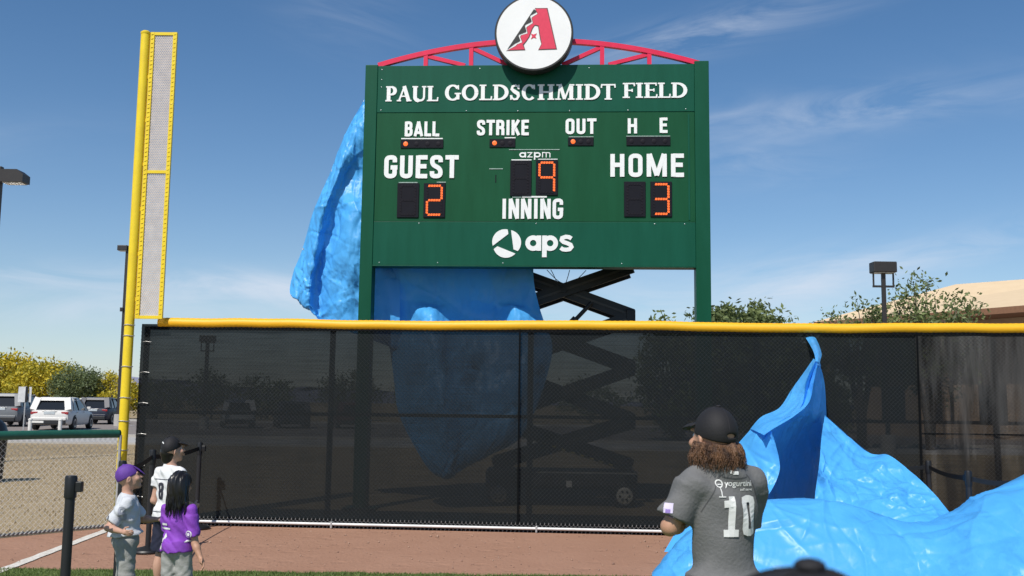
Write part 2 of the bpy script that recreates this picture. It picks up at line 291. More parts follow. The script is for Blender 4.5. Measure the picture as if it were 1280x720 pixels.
def serif(ch, w):
    t, h, s = .24, .11, .09                                  # thick, thin, serif height
    def stem(x, a=0., b=1., th=t): return ([(x, a), (x, b)], 0, th)
    def sf(x, y, wd=.30): return ([(x-wd/2, y), (x+wd/2, y)], 0, s)
    lo, hi = s/2, 1-s/2
    def bowl(x0, x1, y0, y1):
        p = [(x0, y1)] + arcpts(x0+(x1-x0)*.35, (y0+y1)/2, (x1-x0)*.65, (y1-y0)/2, 90, -90, 16) + [(x0, y0)]
        ws = [h] + [h+(t-h)*math.cos(math.radians(90-180*i/16))**1.2 for i in range(17)] + [h]
        return (p, 0, ws)
    def ring(a0, a1, cx=None, rx=None):
        cx = cx or w/2; rx = rx or w/2-t/2; n = 26; p = arcpts(cx, .5, rx, .5-h/2+.015, a0, a1, n)
        return (p, 0, [h+(t-h)*abs(math.cos(math.radians(a0+(a1-a0)*i/n)))**1.3 for i in range(n+1)])
    K = {'P': [stem(.2), sf(.2, lo, .38), sf(.17, hi, .26), bowl(.2, w-t/2, .45, 1-h/2)],
     'A': [([(.10, 0), (w*.5, 1)], 0, h), ([(w-.16, 0), (w*.47, 1)], 0, t), ([(.22, .33), (w-.27, .33)], 0, h*.8), sf(.11, lo, .26), sf(w-.15, lo, .32)],
     'U': [(rounded([(.19, 1), (.19, .05), (w-.15, .05), (w-.15, 1)], .3, False, 8), 0, None), sf(.19, hi, .34), sf(w-.15, hi, .26)],
     'L': [stem(.2), sf(.2, lo, .38), sf(.2, hi, .36), ([(.2, lo), (w-.03, lo)], 0, s), ([(w-.04, 0), (w-.02, .26)], 0, s)],
     'E': [stem(.2), sf(.15, lo, .26), sf(.15, hi, .26), ([(.2, lo), (w-.03, lo)], 0, s), ([(.2, hi), (w-.05, hi)], 0, s), ([(.2, .52), (w-.16, .52)], 0, s), ([(w-.04, 0), (w-.01, .24)], 0, s), ([(w-.06, 1), (w-.05, .80)], 0, s), ([(w-.17, .42), (w-.17, .62)], 0, s)],
     'F': [stem(.2), sf(.2, lo, .38), sf(.15, hi, .26), ([(.2, hi), (w-.03, hi)], 0, s), ([(.2, .50), (w-.14, .50)], 0, s), ([(w-.05, 1), (w-.03, .78)], 0, s), ([(w-.15, .40), (w-.15, .60)], 0, s)],
     'I': [stem(w/2), sf(w/2, lo, .38), sf(w/2, hi, .38)],
     'T': [stem(w/2), sf(w/2, lo, .38), ([(.02, hi), (w-.02, hi)], 0, s), ([(.04, 1), (.02, .76)], 0, s), ([(w-.04, 1), (w-.02, .76)], 0, s)],
     'H': [stem(.2), stem(w-.2), sf(.2, lo, .36), sf(.2, hi, .36), sf(w-.2, lo, .36), sf(w-.2, hi, .36), ([(.2, .51), (w-.2, .51)], 0, h)],
     'M': [([(.17, 0), (.24, 1)], 0, h), stem(w-.2), ([(.25, 1), (w*.48, .06)], 0, t*.9), ([(w*.48, .04), (w-.24, 1)], 0, h), sf(.16, lo, .30), sf(.17, hi, .22), sf(w-.2, lo, .36), sf(w-.16, hi, .24)],
     'D': [stem(.2), sf(.15, lo, .26), sf(.15, hi, .26), ([(.2, hi-.005), (w*.42, hi-.005)], 0, h), ([(.2, lo+.005), (w*.42, lo+.005)], 0, h), (arcpts(w*.38, .5, w*.62-t/2, .5-h/2, 90, -90, 20), 0, [h+(t-h)*math.cos(math.radians(90-9*i))**1.2 for i in range(21)])],
     'O': [ring(0, 360)], 'C': [ring(38, 318), ([(w/2+(w/2-.12)*.79+.03, .98), (w/2+(w/2-.12)*.79+.04, .70)], 0, s)],
     'G': [ring(38, 310), ([(w/2+(w/2-.12)*.79+.03, .98), (w/2+(w/2-.12)*.79+.04, .70)], 0, s), stem(w-.17, .06, .44, t*.85), sf(w-.17, .44, .34)],
     'S': [([(w-.13, .72), (w-.16, .86), (w*.52, .955), (w*.26, .87), (w*.22, .70), (w*.45, .55), (w*.72, .42), (w-.13, .26), (w*.66, .07), (w*.4, .045), (.15, .14), (.11, .30)], 0, [h, h, h, .13, .17, t, t, .17, .13, h, h, h]), ([(w-.12, .98), (w-.11, .70)], 0, s), ([(.09, .02), (.08, .32)], 0, s)]}
    outp = []
    for p, c, th in K[ch]:
        if th is None:
            k = len(p); th = [t if i < k*.45 else h+.02 for i in range(k)]
        outp.append((p, c, th))
    return outp
def stroke_quads(pts, th, closed, sub=0):
    P = [Vector(p) for p in pts]
    q = [P[0]]; ths = th if isinstance(th, (list, tuple)) else [th]*len(P); qt = [ths[0]]
    for i in range(1, len(P)):
        if (P[i]-q[-1]).length > 1e-4: q.append(P[i]); qt.append(ths[i])
    if closed and (q[0]-q[-1]).length < 1e-4: q.pop(); qt.pop()
    if sub:
        q2, t2 = [], []; n = len(q)
        for i in range(n if closed else n-1):
            a, b = q[i], q[(i+1) % n]; k = max(1, int((b-a).length/sub))
            for j in range(k): q2.append(a.lerp(b, j/k)); t2.append(qt[i])
        if not closed: q2.append(q[-1]); t2.append(qt[-1])
        q, qt = q2, t2
    n = len(q); Ls = []; Rs = []
    for i in range(n):
        a = q[i-1] if (i or closed) else q[i]; c = q[(i+1) % n] if (i < n-1 or closed) else q[i]
        d1 = (q[i]-a); d2 = (c-q[i])
        d1 = d1.normalized() if d1.length > 1e-6 else d2.normalized(); d2 = d2.normalized() if d2.length > 1e-6 else d1
        tn = (d1+d2); tn = tn.normalized() if tn.length > 1e-4 else d1
        nrm = Vector((-tn.y, tn.x)); k = 1/max(.45, nrm.dot(Vector((-d1.y, d1.x))))
        Ls.append(q[i]+nrm*qt[i]/2*k); Rs.append(q[i]-nrm*qt[i]/2*k)
    V = Ls+Rs; m = n if closed else n-1
    return V, [(i, (i+1) % n, (i+1) % n+n, i+n) for i in range(m)]
SERW = {'P': .70, 'A': .86, 'U': .88, 'L': .68, 'G': .88, 'O': .92, 'D': .88, 'S': .62, 'C': .82, 'H': .92, 'M': 1.05, 'I': .42, 'T': .76, 'F': .66, 'E': .70}
SANW = {'I': .25, 'M': .68, 'L': .42, 'E': .43, 'T': .47, 'A': .56}
def word_strokes(text, style, gap=.07, t=.2):
    x = 0; res = []
    for ch in text:
        if style == 'serif': w_ = SERW[ch]; st = serif(ch, w_)
        else: w_ = SANW.get(ch, .49); st = sans(ch, w_, t)
        for p, c, th in st: res.append(([(a+x, b) for a, b in p], c, th))
        x += w_ + gap
    return res, x-gap
def lettering(text, style, box, parent, m, front=-.02, gap=.07, t=.2, name='lettering'):
    """raised flat letters standing proud of the board; box = (x0, z0, x1, z1) in the board's plane"""
    st, W = word_strokes(text, style, gap, t); sx = (box[2]-box[0])/W; sz = box[3]-box[1]; mb = MB()
    for i, (p, c, th) in enumerate(st):
        V, F = stroke_quads([(a*sx/sz, b) for a, b in p], th, c)
        y = front - .0006*(i % 9); n = len(V)
        vs = [(box[0]+v.x*sz, y, box[1]+v.y*sz) for v in V] + [(box[0]+v.x*sz, front+.02, box[1]+v.y*sz) for v in V]
        nn = n//2; side = []
        for (a, b, c2, d) in F: side += [(a, b, b+n, a+n), (d, c2, c2+n, d+n)]
        if not c: side += [(0, nn, nn+n, n), (nn-1, 2*nn-1, 2*nn-1+n, nn-1+n)]
        mb.add(vs, F+side)
    return mb.build(name, m, parent)

# ------------------------------------------------------------------ signed-distance sculpting (bodies, clothes, hair)
class SDF:
    def __init__(s, k=.02): s.p = []; s.k = k
    def cap(s, a, b, ra, rb=None, k=None, sub=False): s.p.append(('cap', np.array(a, float), np.array(b, float), ra, ra if rb is None else rb, s.k if k is None else k, sub)); return s
    def cone(s, a, b, ra, rb, k=None, sub=False): s.p.append(('cone', np.array(a, float), np.array(b, float), ra, rb, s.k if k is None else k, sub)); return s
    def ell(s, c, r, R=None, k=None, sub=False): s.p.append(('ell', np.array(c, float), np.array(r, float), R, 0, s.k if k is None else k, sub)); return s
    def cut(s, p, n): s.p.append(('cut', np.array(p, float), np.array(n, float)/np.linalg.norm(n), 0, 0, 0, False)); return s
    def mesh(s, name, m, parent, h, warp=None):
        lo = np.full(3, 1e9); hi = -lo
        for q in s.p:
            if q[0] == 'cut' or q[6]: continue
            if q[0] == 'ell': r = max(q[2]); a, b = q[1]-r, q[1]+r
            else: r = max(q[3], q[4]); a, b = np.minimum(q[1], q[2])-r, np.maximum(q[1], q[2])+r
            lo = np.minimum(lo, a); hi = np.maximum(hi, b)
        lo -= h*3+.01; hi += h*3+.01; n = np.ceil((hi-lo)/h).astype(int)+1
        X = [(lo[i]+h*np.arange(n[i])).astype(np.float32) for i in range(3)]
        f = np.full(n, 1.0, np.float32)
        for q in s.p:
            if q[0] == 'cut':
                d = (X[0][:, None, None]-q[1][0])*q[2][0]+(X[1][None, :, None]-q[1][1])*q[2][1]+(X[2][None, None, :]-q[1][2])*q[2][2]
                f = np.maximum(f, d); continue
            k = q[5]; mg = k+3*h+.004
            if q[0] == 'ell': r = max(q[2]); a, b = q[1]-r-mg, q[1]+r+mg
            else: r = max(q[3], q[4])+mg; a, b = np.minimum(q[1], q[2])-r, np.maximum(q[1], q[2])+r
            i0 = np.clip(np.floor((a-lo)/h).astype(int), 0, n); i1 = np.clip(np.ceil((b-lo)/h).astype(int)+1, 0, n)
            if np.any(i1 <= i0): continue
            sl = tuple(slice(i0[j], i1[j]) for j in range(3))
            x = X[0][sl[0]][:, None, None]; y = X[1][sl[1]][None, :, None]; z = X[2][sl[2]][None, None, :]
            if q[0] == 'ell':
                px, py, pz = x-q[1][0], y-q[1][1], z-q[1][2]
                if q[3] is not None:
                    R = np.array(q[3]); px, py, pz = (R[0,0]*px+R[1,0]*py+R[2,0]*pz, R[0,1]*px+R[1,1]*py+R[2,1]*pz, R[0,2]*px+R[1,2]*py+R[2,2]*pz)
                r = q[2]; k0 = np.sqrt((px/r[0])**2+(py/r[1])**2+(pz/r[2])**2); k1 = np.sqrt((px/r[0]**2)**2+(py/r[1]**2)**2+(pz/r[2]**2)**2)+1e-6
                d = k0*(k0-1)/k1
            else:
                ba = q[2]-q[1]; L2 = ba.dot(ba)+1e-9
                px, py, pz = x-q[1][0], y-q[1][1], z-q[1][2]; t = (px*ba[0]+py*ba[1]+pz*ba[2])/L2
                if q[0] == 'cap':
                    t = np.clip(t, 0, 1); d = np.sqrt((px-ba[0]*t)**2+(py-ba[1]*t)**2+(pz-ba[2]*t)**2)-(q[3]+(q[4]-q[3])*t)
                else:
                    ln = math.sqrt(L2); rad = np.sqrt((px-ba[0]*t)**2+(py-ba[1]*t)**2+(pz-ba[2]*t)**2)-(q[3]+(q[4]-q[3])*np.clip(t, 0, 1))
                    d = np.maximum(rad, np.maximum(-t*ln, (t-1)*ln))
            g = f[sl]
            if q[6]: d = -d; f[sl] = np.maximum(g, d) if k <= 0 else -np.minimum(-g, -d)+0*k if False else np.maximum(g, d)+np.maximum(k-np.abs(g-d), 0)**2/(4*k+1e-9)
            else: f[sl] = np.minimum(g, d)-(np.maximum(k-np.abs(g-d), 0)**2/(4*k) if k > 0 else 0)
        if warp is not None: f = f+warp(X[0][:, None, None], X[1][None, :, None], X[2][None, None, :]).astype(np.float32)
        f[0] = f[-1] = 1; f[:, 0] = f[:, -1] = 1; f[:, :, 0] = f[:, :, -1] = 1
        ins = f < 0; c = np.zeros(n-1, np.int8)
        for dx in (0, 1):
            for dy in (0, 1):
                for dz in (0, 1): c += ins[dx:n[0]-1+dx, dy:n[1]-1+dy, dz:n[2]-1+dz]
        act = (c > 0) & (c < 8); idx = -np.ones(act.shape, np.int64); I, J, K = np.nonzero(act); idx[I, J, K] = np.arange(len(I))
        acc = np.zeros((len(I), 3)); cnt = np.zeros(len(I))
        cor = [(a, b, e) for a in (0, 1) for b in (0, 1) for e in (0, 1)]
        for u in cor:
            for axis in range(3):
                if u[axis]: continue
                v = list(u); v[axis] = 1
                fa = f[I+u[0], J+u[1], K+u[2]]; fb = f[I+v[0], J+v[1], K+v[2]]; mk = (fa < 0) != (fb < 0)
                t = np.where(mk, fa/(fa-fb+1e-12), 0)
                for ax_ in range(3): acc[:, ax_] += np.where(mk, u[ax_]+(t if ax_ == axis else 0), 0)
                cnt += mk
        V = acc/cnt[:, None]+np.stack([I, J, K], 1); V = V*h+lo
        F = []
        for axis in range(3):
            sh = [slice(1, -1)]*3; sh[axis] = slice(0, -1); sh2 = list(sh); sh2[axis] = slice(1, None)
            A = ins[tuple(sh)]; B = ins[tuple(sh2)]; mm = A != B; ii = np.nonzero(mm); o1, o2 = [(1, 2), (2, 0), (0, 1)][axis]
            base = [ii[0]+(axis != 0), ii[1]+(axis != 1), ii[2]+(axis != 2)]
            def cell(d1, d2):
                b = [base[0].copy(), base[1].copy(), base[2].copy()]; b[o1] -= d1; b[o2] -= d2
                return idx[b[0], b[1], b[2]]
            q = np.stack([cell(0, 0), cell(1, 0), cell(1, 1), cell(0, 1)], 1); fl = ~A[ii]
            q[fl] = q[fl][:, ::-1]; F.append(q)
        F = np.concatenate(F)
        return npmesh(name, V, F, m, parent)

# control points of the tarps' folds, in metres
TARP = {"front_bulge":[[[1.441,10.3,-0.128],[1.783,10.65,0.157],[2.096,10.75,0.345],[2.5,10.85,0.488],[2.757,10.85,0.55],[3.184,10.85,0.58],[3.559,10.7,0.534],[3.837,10.55,0.431],[4.208,10.45,0.383],[4.515,10.45,0.483],[4.829,10.35,0.673],[5.095,10.35,0.805],[5.412,10.35,0.945],[5.908,10.35,1.064],[6.405,10.25,0.853]],[[1.364,9.75,0.023],[1.691,10.1,0.294],[1.989,10.2,0.472],[2.375,10.3,0.608],[2.618,10.3,0.667],[3.024,10.3,0.696],[3.378,10.15,0.651],[3.639,10.0,0.553],[3.989,9.9,0.508],[4.28,9.9,0.603],[4.575,9.8,0.783],[4.827,9.8,0.908],[5.127,9.8,1.041],[5.598,9.8,1.154],[6.065,9.7,0.953]],[[1.325,9.47,-0.032],[1.643,9.82,0.225],[1.934,9.92,0.396],[2.308,10.02,0.527],[2.545,10.02,0.584],[2.939,10.02,0.612],[3.282,9.87,0.571],[3.534,9.72,0.478],[3.873,9.62,0.435],[4.155,9.62,0.527],[4.44,9.52,0.704],[4.685,9.52,0.824],[4.976,9.52,0.953],[5.432,9.52,1.063],[5.884,9.42,0.87]],[[1.264,9.25,-0.162],[1.575,9.6,0.08],[1.859,9.7,0.244],[2.224,9.8,0.37],[2.456,9.8,0.425],[2.84,9.8,0.452],[3.174,9.65,0.415],[3.419,9.5,0.328],[3.749,9.4,0.289],[4.024,9.4,0.378],[4.301,9.3,0.552],[4.54,9.3,0.669],[4.823,9.3,0.795],[5.268,9.3,0.901],[5.707,9.2,0.716]],[[1.18,9.05,-0.357],[1.483,9.4,-0.132],[1.759,9.5,0.026],[2.116,9.6,0.145],[2.341,9.6,0.199],[2.717,9.6,0.225],[3.042,9.45,0.193],[3.282,9.3,0.113],[3.603,9.2,0.078],[3.872,9.2,0.165],[4.142,9.1,0.337],[4.374,9.1,0.451],[4.651,9.1,0.573],[5.085,9.1,0.676],[5.512,9.0,0.499]],[[1.093,8.8,-0.619],[1.385,9.15,-0.417],[1.652,9.25,-0.269],[1.998,9.35,-0.159],[2.217,9.35,-0.107],[2.581,9.35,-0.081],[2.896,9.2,-0.105],[3.128,9.05,-0.176],[3.439,8.95,-0.207],[3.699,8.95,-0.123],[3.959,8.85,0.048],[4.185,8.85,0.158],[4.452,8.85,0.275],[4.872,8.85,0.375],[5.286,8.75,0.208]],[[1.041,8.6,-0.919],[1.325,8.95,-0.74],[1.585,9.05,-0.602],[1.922,9.15,-0.5],[2.135,9.15,-0.449],[2.49,9.15,-0.424],[2.796,9.0,-0.441],[3.021,8.85,-0.503],[3.323,8.75,-0.527],[3.576,8.75,-0.446],[3.829,8.65,-0.276],[4.048,8.65,-0.17],[4.308,8.65,-0.056],[4.716,8.65,0.041],[5.117,8.55,-0.117]],[[1.009,8.45,-1.216],[1.287,8.8,-1.059],[1.542,8.9,-0.929],[1.872,9.0,-0.834],[2.081,9.0,-0.785],[2.428,9.0,-0.76],[2.727,8.85,-0.769],[2.946,8.7,-0.823],[3.242,8.6,-0.842],[3.489,8.6,-0.762],[3.735,8.5,-0.593],[3.95,8.5,-0.489],[4.204,8.5,-0.378],[4.603,8.5,-0.285],[4.994,8.4,-0.433]]],"slope":[[[3.619,11.6,1.517],[3.831,11.4,1.271],[4.016,11.3,1.108],[4.155,11.1,1.094],[4.284,10.8,0.925],[4.366,10.5,0.759],[4.417,10.2,0.565]],[[3.454,11.2,1.29],[3.619,11.1,1.061],[3.775,11.0,0.957],[3.963,10.9,0.923],[4.114,10.7,0.797],[4.238,10.4,0.653],[4.341,10.1,0.528]],[[3.328,10.9,1.0],[3.446,10.85,0.852],[3.599,10.75,0.795],[3.835,10.7,0.777],[3.992,10.5,0.706],[4.154,10.3,0.582],[4.265,10.0,0.499]],[[3.167,10.5,0.777],[3.298,10.5,0.713],[3.512,10.5,0.667],[3.74,10.45,0.626],[3.927,10.3,0.564],[4.07,10.1,0.509],[4.211,9.95,0.466]],[[3.098,10.4,0.503],[3.261,10.4,0.481],[3.456,10.35,0.457],[3.68,10.3,0.402],[3.844,10.1,0.366],[4.003,9.95,0.326],[4.132,9.85,0.311]]],"back":[[[3.619,11.6,1.517],[4.016,11.3,1.108],[4.284,10.8,0.925],[4.417,10.2,0.565]],[[3.704,11.9,1.132],[4.187,11.8,0.847],[4.476,11.3,0.683],[4.588,10.6,0.459]],[[3.661,12.0,0.382],[4.243,12.0,0.296],[4.622,11.7,0.29],[4.773,11.0,0.264]]],"inner":[[[3.386,11.15,2.111],[3.428,11.2,2.114],[3.486,11.3,2.109]],[[3.239,11.0,1.893],[3.435,11.3,1.884],[3.596,11.5,1.854]],[[3.149,10.95,1.596],[3.413,11.4,1.579],[3.684,11.75,1.488]],[[2.84,10.85,1.404],[3.302,11.5,1.369],[3.697,11.9,1.243]],[[2.694,10.9,1.162],[3.279,11.7,1.044],[3.723,12.1,0.934]],[[2.72,11.1,0.765],[3.234,11.8,0.653],[3.698,12.2,0.587]],[[2.69,11.3,0.269],[3.252,11.9,0.158],[3.679,12.3,0.114]]],"flap_up":[[[3.429,11.35,2.156],[3.426,11.25,2.125],[3.403,11.12,2.083]],[[3.328,11.45,1.977],[3.335,11.2,1.934],[3.318,11.0,1.876]],[[3.196,11.45,1.794],[3.235,11.15,1.728],[3.231,10.9,1.657]],[[3.042,11.4,1.593],[3.067,11.1,1.55],[3.049,10.82,1.51]],[[2.829,11.35,1.492],[2.828,11.0,1.436],[2.814,10.75,1.381]],[[2.689,11.3,1.357],[2.683,10.95,1.332],[2.689,10.7,1.305]]],"flap_low":[[[2.829,11.35,1.492],[2.828,11.0,1.436],[2.772,10.72,1.356]],[[2.616,11.3,1.268],[2.69,10.95,1.246],[2.822,10.7,1.173]],[[2.368,11.2,1.014],[2.588,10.9,0.991],[2.852,10.7,0.964]],[[2.149,11.0,0.766],[2.45,10.8,0.743],[2.768,10.65,0.776]],[[1.878,10.7,0.497],[2.234,10.6,0.471],[2.611,10.5,0.608]],[[1.548,10.2,0.154],[2.046,10.3,0.146],[2.465,10.35,0.421]]],"tip":[[[3.708,12.62,2.49],[3.768,12.55,2.486],[3.833,12.6,2.49]],[[3.671,12.3,2.379],[3.7,12.2,2.383],[3.789,12.3,2.361]],[[3.567,11.8,2.254],[3.599,11.75,2.261],[3.661,11.8,2.226]],[[3.463,11.4,2.15],[3.474,11.35,2.139],[3.517,11.4,2.123]],[[3.407,11.25,2.088],[3.427,11.2,2.078],[3.494,11.3,2.065]]],"hang_left":[[[-2.449,15.75,6.463],[-2.324,15.6,6.458],[-1.831,15.55,6.475]],[[-2.73,15.9,5.97],[-2.527,15.62,5.829],[-1.82,15.6,5.833]],[[-2.967,15.95,5.353],[-2.821,15.6,5.142],[-2.602,15.8,5.283],[-1.81,15.65,5.192]],[[-3.227,16.0,4.698],[-3.048,15.7,4.538],[-2.849,15.85,4.673],[-2.486,15.6,4.59],[-1.799,15.7,4.554]],[[-3.42,16.1,4.08],[-3.164,15.75,3.925],[-3.039,15.95,4.035],[-2.591,15.6,3.91],[-1.788,15.75,3.917]],[[-3.582,16.15,3.599],[-3.234,15.75,3.412],[-3.122,16.0,3.547],[-2.583,15.65,3.383],[-1.774,15.75,3.341]],[[-3.586,16.1,3.318],[-3.21,15.75,3.081],[-3.075,16.0,2.939],[-2.575,15.7,2.869],[-1.761,15.75,2.833]],[[-3.456,16.05,3.236],[-3.14,15.8,2.985],[-3.038,15.95,2.871],[-2.506,15.7,2.681],[-1.692,15.8,2.394]]],"hang_mid":[[[-2.164,15.65,4.154],[-1.778,15.6,4.15],[-1.336,15.6,4.156],[-0.767,15.6,4.163],[-0.136,15.62,4.174],[0.268,15.6,4.176],[0.346,15.7,4.194]],[[-2.175,15.85,3.604],[-1.78,15.75,3.596],[-1.344,15.85,3.615],[-0.767,15.8,3.616],[-0.258,15.85,3.628],[0.061,15.75,3.62],[0.338,15.65,3.61]],[[-2.12,15.9,3.225],[-1.719,15.85,3.263],[-1.274,15.88,3.22],[-0.829,15.9,3.254],[-0.381,15.9,3.246],[0.003,15.8,3.203],[0.404,15.6,3.225]],[[-2.067,15.95,2.935],[-1.699,15.85,2.956],[-1.265,15.5,3.019],[-0.824,15.92,2.948],[-0.249,15.92,2.955],[0.066,15.5,3.085],[0.512,15.75,2.899]],[[-1.942,15.85,2.521],[-1.549,15.6,2.511],[-1.163,15.45,2.506],[-0.738,15.6,2.521],[-0.239,15.6,2.527],[0.197,15.5,2.526],[0.639,15.7,2.544]],[[-1.846,15.8,2.015],[-1.532,15.55,2.012],[-1.088,15.4,2.013],[-0.663,15.5,2.021],[-0.229,15.45,2.025],[0.201,15.4,2.029],[0.588,15.6,2.139]],[[-1.745,15.7,1.454],[-1.453,15.5,1.46],[-1.073,15.35,1.465],[-0.71,15.4,1.47],[-0.343,15.4,1.474],[0.085,15.4,1.479],[0.368,15.5,1.482]],[[-1.508,15.55,1.007],[-1.315,15.45,1.013],[-1.003,15.35,1.02],[-0.7,15.35,1.024],[-0.396,15.35,1.028],[-0.141,15.4,1.029],[0.091,15.5,1.028]],[[-1.245,15.45,0.616],[-1.156,15.4,0.596],[-1.031,15.35,0.589],[-0.91,15.35,0.602],[-0.755,15.38,0.638],[-0.599,15.4,0.699],[-0.455,15.45,0.758]],[[-1.032,15.4,0.478],[-1.007,15.4,0.466],[-0.982,15.38,0.456],[-0.957,15.38,0.457],[-0.933,15.38,0.457],[-0.898,15.4,0.468],[-0.851,15.42,0.503]]]}
# ================================================================== GROUND
def sheet(name, x0, x1, y0, y1, z, m, kind='structure', wob=0.0, nx=2, ny=2, wedge=0.0):
    xs = np.linspace(x0, x1, nx); ys = np.linspace(y0, y1, ny); V = []
    for j, y in enumerate(ys):
        for i, x in enumerate(xs):
            dy = (noise.noise(Vector((x*2.3, y0, 3.1)))*wedge + noise.noise(Vector((x*9, y0, 5.1)))*wedge*.5) if (wedge and j in (0, ny-1)) else 0
            V.append((x, y+dy, z))
    F = [(j*nx+i, j*nx+i+1, (j+1)*nx+i+1, (j+1)*nx+i) for j in range(ny-1) for i in range(nx-1)]
    o = npmesh(name, V, F, m, smooth=False); tag(o, kind=kind); return o
def ground_mat(name, ca, cb, cc, s1, s2, bump, rough=.9, dist=.03):
    m = mat(name, ca, rough, col2=cb, scale=s1, detail=8, bump=bump, bscale=s2, spec=.2)
    t = m.node_tree; p = t.nodes['Principled BSDF']; rp = [n for n in t.nodes if n.type == 'VALTORGB'][0]
    nz = t.nodes.new('ShaderNodeTexNoise'); nz.inputs['Scale'].default_value = s2; nz.inputs['Detail'].default_value = 6
    tcn = [n for n in t.nodes if n.type == 'TEX_COORD'][0]; t.links.new(tcn.outputs['Object'], nz.inputs['Vector'])
    mr = t.nodes.new('ShaderNodeMapRange'); mr.inputs[1].default_value = .52; mr.inputs[2].default_value = .72; mr.inputs[3].default_value = 0; mr.inputs[4].default_value = .75
    t.links.new(nz.outputs[0], mr.inputs[0]); mx = t.nodes.new('ShaderNodeMixRGB'); t.links.new(mr.outputs[0], mx.inputs[0]); t.links.new(rp.outputs[0], mx.inputs[1]); mx.inputs[2].default_value = (*cc, 1)
    t.links.new(mx.outputs[0], p.inputs['Base Color'])
    bp = [n for n in t.nodes if n.type == 'BUMP'][0]; bp.inputs['Distance'].default_value = dist
    return m
DRY = ground_mat('dry_grass', (.37, .285, .17), (.33, .25, .145), (.29, .225, .12), .8, 5, .3)
CLAY = ground_mat('red_clay', (.39, .222, .150), (.355, .198, .132), (.325, .178, .117), 1.3, 22, .7, dist=.02)
TURF = ground_mat('turf_soil', (.12, .17, .045), (.09, .13, .035), (.16, .17, .06), 1.5, 30, .8)
ASPH = ground_mat('parking_asphalt', (.27, .235, .21), (.22, .195, .18), (.30, .26, .23), .5, 8, .3)
CONC = ground_mat('concrete', (.46, .44, .41), (.40, .385, .36), (.5, .48, .45), 1.0, 12, .3)
CHALK = ground_mat('foul_line_chalk', (.80, .76, .70), (.58, .55, .47), (.70, .60, .52), 14, 40, .5)
def scuffs(m):
    # raked and trodden relief: long shallow drag marks plus patchy footprints
    t = m.node_tree; p = t.nodes['Principled BSDF']; tcn = [n for n in t.nodes if n.type == 'TEX_COORD'][0]; bp = [n for n in t.nodes if n.type == 'BUMP'][0]
    mp = t.nodes.new('ShaderNodeMapping'); mp.inputs['Rotation'].default_value = (0, 0, .07); mp.inputs['Scale'].default_value = (.9, 14, 1); t.links.new(tcn.outputs['Object'], mp.inputs[0])
    n1 = t.nodes.new('ShaderNodeTexNoise'); n1.inputs['Scale'].default_value = 1.6; n1.inputs['Detail'].default_value = 4; t.links.new(mp.outputs[0], n1.inputs['Vector'])
    v1 = t.nodes.new('ShaderNodeTexVoronoi'); v1.inputs['Scale'].default_value = 3.4; t.links.new(tcn.outputs['Object'], v1.inputs['Vector'])
    r1 = t.nodes.new('ShaderNodeMapRange'); r1.inputs[1].default_value = .10; r1.inputs[2].default_value = .32; t.links.new(v1.outputs['Distance'], r1.inputs[0])
    ad = t.nodes.new('ShaderNodeMath'); ad.operation = 'ADD'; t.links.new(n1.outputs[0], ad.inputs[0]); t.links.new(r1.outputs[0], ad.inputs[1])
    b2 = t.nodes.new('ShaderNodeBump'); b2.inputs['Strength'].default_value = .34; b2.inputs['Distance'].default_value = .03; t.links.new(ad.outputs[0], b2.inputs['Height']); t.links.new(bp.outputs[0], b2.inputs['Normal']); t.links.new(b2.outputs[0], p.inputs['Normal'])
scuffs(CLAY)
sheet('ground', -2500, 2500, -300, 5000, 0.0, DRY)
def field_sheet(name, y0, y1, z, m, wedge, left, ns=420):
    # a sheet whose left side follows the low fence and whose near or far edge is slightly ragged
    xs = np.linspace(0, 1, ns); V = []; rows = 8
    for j in range(rows+1):
        y = y0+(y1-y0)*j/rows
        for t in xs:
            xl = left(y); x = xl+(14-xl)*t
            dy = noise.noise(Vector((x*2.3, 1.0, 3.1)))*wedge+noise.noise(Vector((x*9, 1.0, 5.1)))*wedge*.5 if (wedge and ((j == 0 and name == 'warning_track') or (j == rows and name == 'turf'))) else 0
            V.append((x, y+dy, z))
    F = [(j*ns+i, j*ns+i+1, (j+1)*ns+i+1, (j+1)*ns+i) for j in range(rows) for i in range(ns-1)]
    o = npmesh(name, V, F, m, smooth=False); tag(o, kind='structure')
LEFTF = lambda y: -5.06-max(0, 12.62-y)*.783-.02 if y < 12.62 else -5.08
field_sheet('warning_track', 9.55, 13.62, .004, CLAY, .05, LEFTF)
field_sheet('turf', -12, 9.63, .008, TURF, .09, lambda y: max(-14, LEFTF(y)))
sheet('parking_lot', -160, 160, 42.6, 74, .006, ASPH)
wk = MB()
wk.box((0, 38.4, .02), (150, 2.4, .05)); tag(wk.build('sidewalk', CONC), kind='structure')
kb = MB(); kb.box((0, 42.55, .06), (150, .09, .07)); tag(kb.build('kerb', CONC), kind='structure')
kb = MB(); kb.box((0, 74.1, .07), (160, .1, .08)); tag(kb.build('kerb', CONC), kind='structure')
LN = mat('parking_paint', (.7, .7, .68), .7, scale=20, col2=(.5, .49, .46))
pl = MB()
for i in range(-26, 20):
    x = i*2.8; pl.add([(x, 57, .010), (x+.11, 57, .010), (x-.9+.11, 62.4, .010), (x-.9, 62.4, .010)], [(0, 1, 2, 3)])
tag(pl.build('parking_line', LN), kind='structure')
